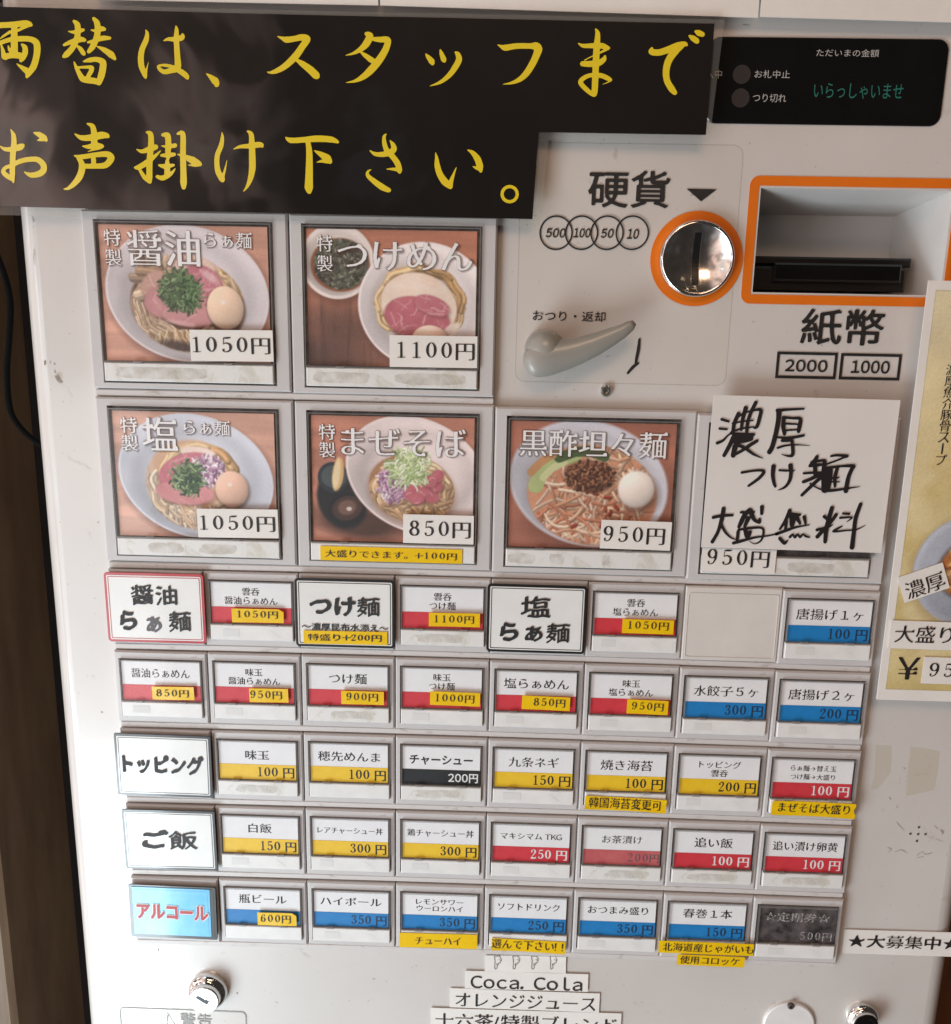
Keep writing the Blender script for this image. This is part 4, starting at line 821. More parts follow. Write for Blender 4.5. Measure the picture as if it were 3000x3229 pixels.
# the unused position: an off-white blank plate with an embossed border
o_ = cell(6, 1); bp = obj('blank_plate', (lambda s: (s.box(0, PU - 2 * g, 0, .003, -.0322, 0, ch=.0005), mesh('blank_plate', s.v, s.f, mottled('blank_plate_plastic', (.60, .575, .54), (.65, .625, .59), 40, .4)))[1])(MB()), machine, o_ - mo)
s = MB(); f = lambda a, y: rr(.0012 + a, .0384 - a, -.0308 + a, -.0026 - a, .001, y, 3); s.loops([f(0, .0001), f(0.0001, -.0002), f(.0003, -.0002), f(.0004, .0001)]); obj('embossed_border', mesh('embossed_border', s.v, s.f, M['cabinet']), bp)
# ---- large picture buttons
def big_button(c2_, v, reg, pic, box_px, lidm, label=None):
    """pic: print corners surveyed (left, top, right, bottom)"""
    o_ = cell(c2_, v, .95, .9); w, h = bw, bh
    X0, X1, Z1, Z0 = .0046, .0740, -.0034, -.0658
    s = MB(); f = lambda a, b, c, d, y: [(a, y, c), (b, y, c), (b, y, d), (a, y, d)]; ch = .0007
    s.loops([f(0, w, -h, 0, .003), f(0, w, -h, 0, ch), f(ch, w - ch, -h + ch, -ch, 0), f(X0, X1, Z0, Z1, 0), f(X0 + .0003, X1 - .0003, Z0 + .0003, Z1 - .0003, .003)])
    b = obj('menu_button', mesh('menu_button', s.v, s.f, M['bezel']), machine, o_ - mo)
    if label: b['label'] = label
    obj('case', quadmesh('case', X0 - .0002, X1 + .0002, .0024, Z0 - .0002, Z1 + .0002, M['recess']), b)
    zs = Z0 + .0082
    px0, px1, pz1, pz0 = X0 + .0019, X1 - .0021, Z1 - .0019, zs + .0006
    if pic: 
        PP = pic(); PP.build('menu_picture', b, o_.x + (px0 + px1) / 2, o_.z + (pz0 + pz1) / 2, px1 - px0, pz1 - pz0, .0001)
    obj('lower_lid', submesh('lower_lid', [(X0 + .0010, X1 - .0010, -.0012, .0018, Z0 + .0008, zs)], M[lidm], ch=.0004), b)
    if lidm == 'lid_residue': 
        for q_, (a_, b__, th_) in enumerate({(0, -3): ((.003, .045, .42),), (2, -3): ((.002, .028, .5), (.034, .066, .46)), (0, -1): ((.012, .030, .5), (.033, .052, .55)), (4, -1): ((.001, .014, .5), (.018, .026, .6), (.040, .044, .5)), (6, -1): ((.034, .056, .5),)}[(c2_, v)]):
            stain(b, X0 + a_, X0 + b__, Z0 + .0013, zs - .0008, -.00127, c2_ * 5 + int(v) + 9 + q_ * 31, th_)
    for x in (.0175, .0535): obj('hinge_clip', sm_clip, b, (x, .0001, zs + .0002))
    obj('clear_cover', cover_mesh(X0 + .0008, X1 - .0006, zs + .0002, Z1 - .0008, -.0016, .002), b)
    if c2_ == 6: pass
    return b
def ptext(b, s_, reg, bb, sh=1, G=60, style='min', vertical=False, gap=0):
    k = box_of(reg, bb, 0); 
    for q_, (dx_, dz_, kk) in enumerate(((.0002, -.0003, 'bold'), (.0001, -.0001, 'fat'), (.0004, -.0005, 'fat'))):
        letter(b, s_, k[0] + dx_, k[1] + dz_, k[2] * (1.012 if kk == 'bold' else 1.03), k[3] * (1.015 if kk == 'bold' else 1.05), -.00006 - .00002 * q_, M['letshade'], kk, 60, vertical=vertical, gap=gap, name='letter_shade')
    letter(b, s_, *k[:4], -.00016, M['picink'], style, G, vertical=vertical, gap=gap)
b1 = big_button(0, -3, 'D', pic_shoyu, None, 'lid_residue', 'picture button of soy ramen with green herbs and an egg, upper left')
ptext(b1, '特製', 'D', (610, 132, 705, 348), vertical=True, gap=.1); ptext(b1, '醤油', 'D', (740, 135, 1165, 355), G=90); ptext(b1, 'らぁ麺', 'D', (1190, 148, 1468, 250))
b2 = big_button(2, -3, 'E', pic_tsuke, None, 'lid_residue', 'picture button of dipping noodles beside a bowl of dark soup')
ptext(b2, '特製', 'E', (185, 168, 275, 382), vertical=True, gap=.12); ptext(b2, 'つけめん', 'E', (305, 198, 1090, 385), G=80)
b3 = big_button(0, -1, 'F', pic_shio, None, 'lid_residue', 'picture button of salt ramen with red onion, glare on its left half')
ptext(b3, '特製', 'F', (705, 212, 802, 410), vertical=True, gap=.05); ptext(b3, '塩', 'F', (832, 212, 1035, 410), G=90); ptext(b3, 'らぁ麺', 'F', (1070, 228, 1340, 322))
b4 = big_button(2, -1, 'G', pic_maze, None, 'lid', 'picture button of soupless noodles with leek and black side dishes')
ptext(b4, '特製', 'G', (197, 252, 290, 450), vertical=True, gap=.05); ptext(b4, 'まぜそば', 'G', (325, 268, 1050, 450), G=80)
b5 = big_button(4, -1, 'Z', pic_tantan, None, 'lid_residue', 'picture button of red tantan noodles with minced meat and a white egg')
ptext(b5, '黒酢坦々麺', 'Z', (1010, 832, 1296, 892), G=80)
b6 = big_button(6, -1, 'H', None, None, 'lid_residue', 'picture button hidden behind the handwritten card')
# ------------------------------------------------------------------ things stuck on the machine
def sheet_thing(name, reg, cs, Y, m, label, cat, group=None, th=.00025, lift=.0, seed=0, cut=None, back=None):
    cx, cz, w, h, a = rect_of(reg, cs, Y); r = random.Random(seed * 7 + len(label)); nx, nz_ = 10, 5; V = []; ca, sa = math.cos(a), math.sin(a)
    lc = [r.uniform(0, 1) * lift for _ in range(4)]
    for l in range(2):
        for j in range(nz_ + 1):
            for i in range(nx + 1):
                u, v = i / nx, j / nz_; x = (u - .5) * w; z = (v - .5) * h
                if cut and u == 1 and v == 1 and cut == 'tr': x -= w * .05; z -= h * .25
                if cut and u == 1 and cut == 'jag': x += w * .012 * math.sin(v * 9)
                d = lc[0] * max(0, 1 - (u + v) * 3) + lc[1] * max(0, 1 - ((1 - u) + v) * 3) + lc[2] * max(0, 1 - ((1 - u) + (1 - v)) * 3) + lc[3] * max(0, 1 - (u + (1 - v)) * 3) + .00006 * math.sin(u * 7 + seed) * math.sin(v * 3 + 1)
                V.append((x * ca - z * sa, (-d if l == 0 else th * .9 - d), x * sa + z * ca))
    n = (nx + 1) * (nz_ + 1); F = []
    for j in range(nz_):
        for i in range(nx):
            q = j * (nx + 1) + i; F.append((q, q + 1, q + nx + 2, q + nx + 1)); F.append((n + q, n + q + nx + 1, n + q + nx + 2, n + q + 1))
    bd = [i for i in range(nx + 1)] + [j * (nx + 1) + nx for j in range(1, nz_ + 1)] + [nz_ * (nx + 1) + i for i in range(nx - 1, -1, -1)] + [j * (nx + 1) for j in range(nz_ - 1, 0, -1)]
    for k in range(len(bd)): p, q = bd[k], bd[(k + 1) % len(bd)]; F.append((q, p, n + p, n + q))
    o = obj(name, mesh(name, V, F, m), None, (cx, Y, cz)); tag(o, label, cat, group); o['a'] = a; return o, (cx, cz, w, h, a)
TY = -.0017
GP = 'yellow price stickers over the red strips'
def tape(reg, cs, s_, bb, label, G=44, Y=TY, lift=.00006, seed=0, cut=None, cat='sticker', group=None, m='tape', ink='ink', style='min'):
    o, (cx, cz, w, h, a) = sheet_thing('label_tape' if m == 'tape' else 'paper_label', reg, cs, Y, M[m], label, cat, group, lift=lift, seed=seed, cut=cut)
    k = box_of(reg, bb, Y); letter(o, s_, k[0], k[1], k[2], k[3], Y - .00022 , M[ink], style, G, rot=a); return o
tape('I', ((797, 275), (1098, 282), (1100, 360), (797, 356)), '1050円', (828, 286, 1065, 336), 'yellow 1050 sticker with a snipped corner on the wonton soy ramen button', seed=1, cut='tr', group=GP)
tape('J', ((283, 245), (580, 250), (580, 330), (282, 322)), '1100円', (313, 258, 545, 310), 'yellow 1100 price sticker in the row of category cards', seed=2, group=GP)
tape('J', ((1412, 282), (1712, 290), (1708, 373), (1408, 362)), '1050円', (1442, 293, 1680, 348), 'yellow 1050 sticker to the right of the salt ramen card', seed=3, group=GP)
tape('I', ((330, 730), (577, 735), (577, 810), (335, 806)), '850円', (357, 746, 545, 795), 'yellow 850 sticker at the left end of the second row', seed=4, group=GP)
tape('I', ((903, 742), (1125, 745), (1127, 825), (895, 820)), '950円', (905, 753, 1088, 806), 'yellow 950 sticker with a torn left edge, below the wonton soy ramen button', seed=5, group=GP)
tape('I', ((1435, 755), (1685, 762), (1682, 838), (1435, 832)), '900円', (1465, 766, 1648, 818), 'yellow 900 sticker on the dipping noodle button', seed=6, group=GP)
tape('J', ((292, 705), (582, 712), (580, 795), (287, 778)), '1000円', (320, 718, 547, 772), 'yellow 1000 price sticker with a round figure, below the 1100 one', seed=7, group=GP)
tape('J', ((828, 727), (1107, 740), (1103, 818), (822, 805)), '850円', (893, 743, 1077, 796), 'yellow 850 sticker under the salt ramen category card', seed=8, group=GP)
tape('J', ((1440, 750), (1678, 760), (1676, 843), (1435, 830)), '950円', (1465, 766, 1650, 818), 'yellow 950 sticker on the salt ramen with egg button', seed=9, group=GP)
tape('O', ((790, 197), (978, 203), (978, 263), (788, 258)), '600円', (805, 206, 950, 250), 'yellow 600 sticker with a nicked corner on the bottled beer button', seed=10, cut='tr', group=GP)
tape('G', ((205, 965), (1032, 985), (1030, 1070), (203, 1045)), '大盛りできます。+100円', (232, 985, 998, 1048), 'long yellow tape under the soupless noodle picture, plus 100 yen', seed=11, Y=-.0016)
tape('M', ((1195, 388), (1672, 410), (1660, 490), (1190, 460)), '韓国海苔変更可', (1213, 396, 1640, 470), 'yellow tape hanging from the seaweed topping button', seed=12, lift=.001)
tape('N', ((805, 412), (1283, 437), (1290, 518), (800, 497)), 'まぜそば大盛り', (838, 428, 1258, 494), 'yellow tape under the red strip at the right end of the toppings row', seed=13, lift=.001, cut='jag')
tape('S', ((1261, 2943), (1506, 2948), (1504, 2994), (1259, 2986)), 'チューハイ', (1309, 2954, 1452, 2981), 'yellow tape below the lemon sour button', seed=14)
tape('Q', ((270, 228), (530, 240), (520, 283), (275, 265)), '選んで下さい!!', (272, 232, 518, 270), 'yellow tape ending in two exclamation marks, above the pointing hands', seed=15, lift=.0006)
tape('Q', ((845, 237), (1172, 247), (1170, 290), (847, 275)), '北海道産じゃがいも', (858, 243, 1170, 280), 'upper of two yellow tapes under the spring roll button', seed=16)
tape('Q', ((910, 283), (1142, 293), (1138, 328), (908, 318)), '使用コロッケ', (918, 288, 1122, 320), 'lower, shorter of two yellow tapes under the spring roll button', seed=17, Y=TY - .0003)
GW = 'white price tags on the picture buttons'
wt = lambda *a, **k: tape(*a, m='paper', Y=k.pop('Y', -.0018), style='min', G=70, group=GW, **k)
wt('D', ((1110, 720), (1592, 724), (1592, 906), (1108, 902)), '1050円', (1122, 757, 1575, 868), 'white 1050 tag on the soy ramen picture', seed=21)
wt('E', ((608, 752), (1120, 758), (1118, 945), (608, 935)), '1100円', (652, 788, 1103, 902), 'white 1100 tag on the dipping noodle picture', seed=22)
wt('F', ((1150, 747), (1620, 752), (1622, 920), (1152, 913)), '1050円', (1165, 782, 1603, 886), 'white 1050 tag on the salt ramen picture', seed=23)
wt('G', ((688, 780), (1098, 788), (1098, 957), (686, 945)), '850円', (722, 815, 1080, 922), 'white 850 tag on the soupless noodle picture', seed=24)
wt('S', ((1897, 1640), (2120, 1646), (2113, 1738), (1893, 1728)), '950円', (1903, 1659, 2097, 1718), 'white 950 tag on the red tantan noodle picture', seed=25)
wt('H', ((530, 885), (925, 898), (912, 1025), (522, 1010)), '950円', (555, 893, 885, 992), 'white 950 tag sticking out below the handwritten card', seed=26)
# white strips below the button field
Yb = YF - .0006; GS = 'white lettered strips below the buttons'
ws = lambda *a, **k: tape(*a, m='paper', Y=Yb + k.pop('dy', 0), G=60, **k)
hs, (hx, hz, hw, hh, ha) = sheet_thing('paper_label', 'Q', ((250, 285), (530, 291), (525, 355), (248, 350)), Yb - .0001, M['paper'], 'white strip printed with four downward pointing hands', 'label', GS, lift=.0003, seed=30)
for kx in (294, 357, 421, 485):
    strokes(hs, 'pointing_hand', (1300, 2750), 1.0871, [[[(kx - 12, 290, 1.6), (kx - 11, 300, 1.6), (kx - 10, 306, 1.6), (kx - 11, 330, 1.8), (kx - 6, 333, 1.8), (kx - 3, 328, 1.6), (kx - 4, 314, 1.5)], [(kx - 4, 318, 1.5), (kx + 2, 318, 1.5), (kx + 3, 312, 1.5), (kx + 8, 312, 1.5), (kx + 10, 306, 1.5), (kx + 12, 303, 1.6), (kx + 9, 295, 1.6), (kx + 6, 289, 1.6)], [(kx - 12, 289, 1.6), (kx + 7, 289, 1.8)], [(kx + 3, 300, 1.4), (kx + 9, 304, 1.5)]]], Yb - .00035, M['ink'], .55)
ws('Q', ((182, 338), (605, 352), (602, 410), (180, 400)), 'Coca.Cola', (200, 352, 583, 408), 'white strip with a Latin lettered cola drink name', seed=31, style='med', dy=-.0002, group=GS)
ws('Q', ((130, 398), (645, 418), (640, 482), (128, 464)), 'オレンジジュース', (148, 416, 628, 474), 'white strip with the orange juice lettering', seed=32, dy=-.0001, group=GS)
ws('Q', ((65, 465), (718, 487), (715, 560), (62, 542)), '十六茶/特製ブレンド', (78, 483, 700, 546), 'lowest and widest white strip, cut by the bottom of the frame', seed=33, dy=-.0002, group=GS)
ws('Q', ((1478, 198), (1880, 208), (1878, 292), (1480, 278)), '★大募集中★', (1495, 214, 1876, 268), 'white strip with two stars beside the black 500 button', seed=34, style='minb')
# warning label
cx, cz, w, h, a = rect_of('O', ((130, 655), (742, 678), (742, 1010), (130, 985)), YF); wl = tag(obj('warning_label', None, None, (cx, YF - .0002, cz)), 'clear warning sticker with a grey rounded outline below the lower left lock', 'sticker')
s = MB(); s.loops([rr(-w / 2, w / 2, -h / 2, h / 2, .0025, 0), rr(-w / 2 + .0006, w / 2 - .0006, -h / 2 + .0006, h / 2 - .0006, .002, -.00001)]); s.out('outline', M['greyink'], wl)
s = MB(); s.add(rr(-w / 2 - .0012, w / 2 + .0012, -h / 2 - .0012, h / 2 + .0012, .003, .0001), [tuple(range(24))]); s.out('clear_base', M['panelfilm'], wl)
lt(wl, '警告', 'O', (413, 686, 566, 752), YF - .0003, M['greyink'], 'med', 50)
strokes(wl, 'warning_triangle', (300, 2750), 1.54, [[[(350, 684, 3), (333, 714, 3), (316, 744, 3)], [(350, 684, 3), (368, 714, 3), (387, 744, 3)], [(316, 744, 3), (350, 744, 3), (387, 744, 3)], [(351, 702, 6), (351, 716, 5), (351, 726, 3)], [(351, 735, 5), (351, 736, 5)]]], YF - .0003, M['greyink'], .7)
# old tape left on the cabinet
def residue(reg, pts, label):
    P = [RG(reg, *q, YF) for q in pts]; c = np.mean(P, 0); o = obj('tape_residue', mesh('tape_residue', [(x - c[0], 0, z - c[1]) for x, z in P], [tuple(range(len(P)))[::-1]], M['oldtape']), None, (c[0], YF - .0002, c[1])); return tag(o, label, 'tape', 'old tape left on the cabinet')
residue('N', ((1610, 102), (1690, 108), (1783, 128), (1770, 250), (1758, 300), (1750, 352), (1660, 372), (1585, 388), (1592, 250)), 'larger yellowed piece of clear tape with a folded lower corner at the right')
residue('N', ((1408, 88), (1500, 94), (1497, 250), (1460, 300), (1420, 345), (1380, 352), (1400, 260)), 'ragged strip of old yellowed tape beside the toppings row')

# chips and scuffs in the enamel
for org, sc_, st in (((0, 650), 1.848, [[(258, 903, 7), (261, 918, 9), (257, 926, 3)], [(291, 902, 2), (293, 916, 3)], [(314, 915, 4), (318, 924, 5)], [(316, 955, 3), (320, 968, 4), (324, 975, 2)], [(322, 990, 6), (334, 1008, 14), (350, 1022, 16), (362, 1026, 4)], [(330, 980, 3), (345, 1003, 6)]]),
                     ((0, 650), 1.848, [[(196, 248, 2), (198, 275, 4), (196, 300, 3), (199, 340, 2)], [(186, 60, 3), (194, 80, 4), (193, 96, 2)], [(192, 118, 3), (193, 124, 3)]]),
                     ((0, 1200), 1.848, [[(568, 824, 4), (573, 829, 5)]]), ((300, 1770), 1.848, [[(34, 878, 3), (40, 882, 5)]]), ((300, 2750), 1.54, [[(99, 302, 4), (101, 306, 4)], [(304, 374, 3), (308, 382, 5), (307, 388, 2)], [(686, 588, 3), (692, 592, 4)]]),
                     ((1500, 0), 1.232, [[(1742, 35, 3), (1748, 42, 4)], [(1040, 95, 4), (1065, 98, 2)], [(760, 70, 3), (775, 74, 2)]]),
                     ((2000, 2300), 1.848, [[(1530, 448, 3), (1534, 456, 4)], [(1488, 400, 5), (1496, 410, 3)], [(1790, 590, 9), (1800, 600, 13), (1796, 612, 5)], [(1475, 690, 2), (1500, 700, 3), (1480, 720, 2)], [(1520, 715, 2), (1560, 705, 3), (1590, 722, 2)], [(1650, 735, 3), (1680, 715, 2), (1700, 730, 3), (1740, 720, 2)], [(1650, 750, 2), (1690, 742, 2)], [(1530, 540, 2), (1545, 560, 3), (1575, 590, 2)], [(1750, 560, 2), (1770, 580, 3)], [(1700, 262, 3), (1705, 264, 2)], [(1760, 640, 2), (1800, 655, 2)], [(1820, 730, 3), (1823, 734, 3)]])):
    strokes(machine, 'enamel_scuff', org, sc_, [st], YF - .00022, M['scuff'], .5)
# category cards
def category_card(reg, cs, border, label, texts, corner=.0015, extra=None, inner=True, face='laminate'):
    Y = -.0022; cx, cz, w, h, a = rect_of(reg, cs, Y); o = tag(empty('category_card', (cx, Y, cz)), label, 'sign', 'category cards stuck over the buttons')
    o.rotation_euler = (0, -a, 0)
    s = MB(); s.loops([rr(-w / 2, w / 2, -h / 2, h / 2, corner, .0006), rr(-w / 2, w / 2, -h / 2, h / 2, corner, .0001), rr(-w / 2 + .0001, w / 2 - .0001, -h / 2 + .0001, h / 2 - .0001, corner, 0)], close=True); s.out('border', M[border], o)
    q = .0011; s = MB(); s.add(rr(-w / 2 + q, w / 2 - q, -h / 2 + q, h / 2 - q, .0006, -.0001), [tuple(range(24))]); s.out('card_face', M[face], o)
    if inner:
        q = .0016; s = MB(); s.loops([rr(-w / 2 + q, w / 2 - q, -h / 2 + q, h / 2 - q, .0004, -.00018), rr(-w / 2 + q + .0003, w / 2 - q - .0003, -h / 2 + q + .0003, h / 2 - q - .0003, .0004, -.00018)]); s.out('inner_line', M[border], o)
    for t_ in texts:
        s_, rg, bb, st, mm = t_[:5]; k = box_of(rg, bb, Y); dx, dz = k[0] - cx, k[1] - cz
        lx = dx * math.cos(-a) - dz * math.sin(-a); lz = dx * math.sin(-a) + dz * math.cos(-a)
        for nm, m2, st2, yy in ((('letter_outline', 'whiteink', 'xfat', -.0003),) if len(t_) > 5 else ()) + (('lettering', mm, st, -.00042),):
            g_ = 1.03 if nm == 'letter_outline' else 1; v, f = place_text(s_, 0, 0, k[2] * g_, k[3] * (1.12 if g_ > 1 else 1), 0, st2, 56); obj(nm, mesh(nm, v, f, M[m2]), o, (lx, yy, lz))
    return o
category_card('I', ((48, 65), (630, 75), (650, 483), (78, 465)), 'redborder', 'red bordered white card for soy ramen at the left of the row', [('醤油', 'I', (210, 132, 478, 262), 'brush', 'ink'), ('ら', 'I', (145, 285, 245, 402), 'brush', 'ink'), ('ぁ', 'I', (300, 320, 388, 415), 'brush', 'softink'), ('麺', 'I', (430, 290, 560, 415), 'brush', 'ink')])
category_card('I', ((1162, 95), (1748, 112), (1745, 508), (1170, 495)), 'blkborder', 'black bordered card for dipping noodles with a small second line', [('つけ麺', 'I', (1250, 200, 1660, 328), 'brush', 'ink'), ('～濃厚昆布水添え～', 'I', (1205, 356, 1710, 412), 'bold', 'ink')])
tape('I', ((1215, 405), (1703, 412), (1703, 490), (1215, 478)), '特盛り+200円', (1240, 420, 1670, 471), 'yellow plus 200 tape across the foot of the dipping noodle card', seed=40, Y=-.0029, style='minb')
category_card('J', ((625, 75), (1208, 90), (1190, 488), (617, 468)), 'blkborder', 'black bordered card for salt ramen, right one in the top row of cards', [('塩', 'J', (818, 145, 992, 275), 'brush', 'ink'), ('らぁ麺', 'J', (695, 295, 1103, 425), 'brush', 'ink')])
category_card('L', ((105, 40), (670, 62), (690, 418), (135, 400)), 'blkborder', 'glossy black bordered card for toppings, washed out by glare', [('トッピング', 'L', (160, 160, 633, 285), 'brush', 'ink')], .0006)
category_card('L', ((152, 485), (700, 498), (712, 845), (182, 830)), 'blkborder', 'black bordered card for rice dishes below the toppings card', [('ご飯', 'L', (272, 600, 597, 722), 'brush', 'ink')], .0006)
category_card('O', ((160, 60), (583, 76), (596, 332), (176, 312)), 'blkborder', 'light blue card with red lettering for alcohol, lowest at the left', [], .0008, inner=False, face='blkborder')
ac = category_card('O', ((178, 70), (556, 84), (568, 312), (192, 300)), 'skyblue', 'x', [('アルコール', 'O', (205, 152, 550, 232), 'redbold', 'redink', 1)], .0004, inner=False, face='skyblue')
base = [o for o in bpy.data.objects if o.name.startswith('category_card') and o.get('label', '').startswith('light blue')][0]
for ch in list(ac.children):
    ch.parent = base; r = ac.location - base.location; ch.location = ch.location + r + Vector((0, -.0003, 0))
bpy.data.objects.remove(ac)

# ---- big black sign: one laminated sheet cut to an L
Ys = -.0050
P = lambda x, y: PX(x, y, Ys)
outer = [P(-160, 18), P(2254, 74), P(2227, 425), P(1699, 415), P(1680, 690), P(-160, 647)]
film = [P(-160, 4), P(2287, 60), P(2238, 447), P(1731, 440), P(1704, 712), P(-160, 675)]
sg = tag(empty('change_notice', (P(700, 350)[0], Ys, P(700, 350)[1])), 'large black laminated sign with yellow brush lettering across the top', 'sign'); so = WORLD(sg)
def sheetL(name, pts, Y, m, dens=60):
    """an L-shaped sheet as a fine grid so that it can ripple"""
    (ax, az), (bx, bz), (cx, cz), (dx, dz), (ex, ez), (fx, fz) = pts
    s = MB()
    def patch(p00, p10, p11, p01, nx, nz_):
        V = []
        for j in range(nz_ + 1):
            for i in range(nx + 1):
                u, v = i / nx, j / nz_; x = (p00[0] * (1 - u) + p10[0] * u) * (1 - v) + (p01[0] * (1 - u) + p11[0] * u) * v; z = (p00[1] * (1 - u) + p10[1] * u) * (1 - v) + (p01[1] * (1 - u) + p11[1] * u) * v
                V.append((x - so.x, Y + wav(x, z) - Ys, z - so.z))
        s.add(V, [(j * (nx + 1) + i, j * (nx + 1) + i + 1, (j + 1) * (nx + 1) + i + 1, (j + 1) * (nx + 1) + i) for j in range(nz_) for i in range(nx)])
    u = (dx - ax) / (bx - ax); top = (dx, az + (bz - az) * u); vm = (az - dz) / (az - fz) ; left = (ax, dz + (az - bz) * .6)
    patch(left, (dx, dz), top, (ax, az), 60, 20); patch((dx, dz), (cx, cz), (bx, bz), top, 22, 20); patch((fx, fz), (ex, ez), (dx, dz), left, 60, 16)
    o = obj(name, mesh(name, s.v, s.f, m, True), sg); return o
wav = lambda x, z: .0007 * math.sin(x * 15 + z * 9) + .0002 * math.sin(x * 41 - z * 33 + 1)
sheetL('black_sheet', outer, Ys, M['signblack']); sheetL('clear_laminate', film, Ys + .0005, M['film'])
wav0 = wav
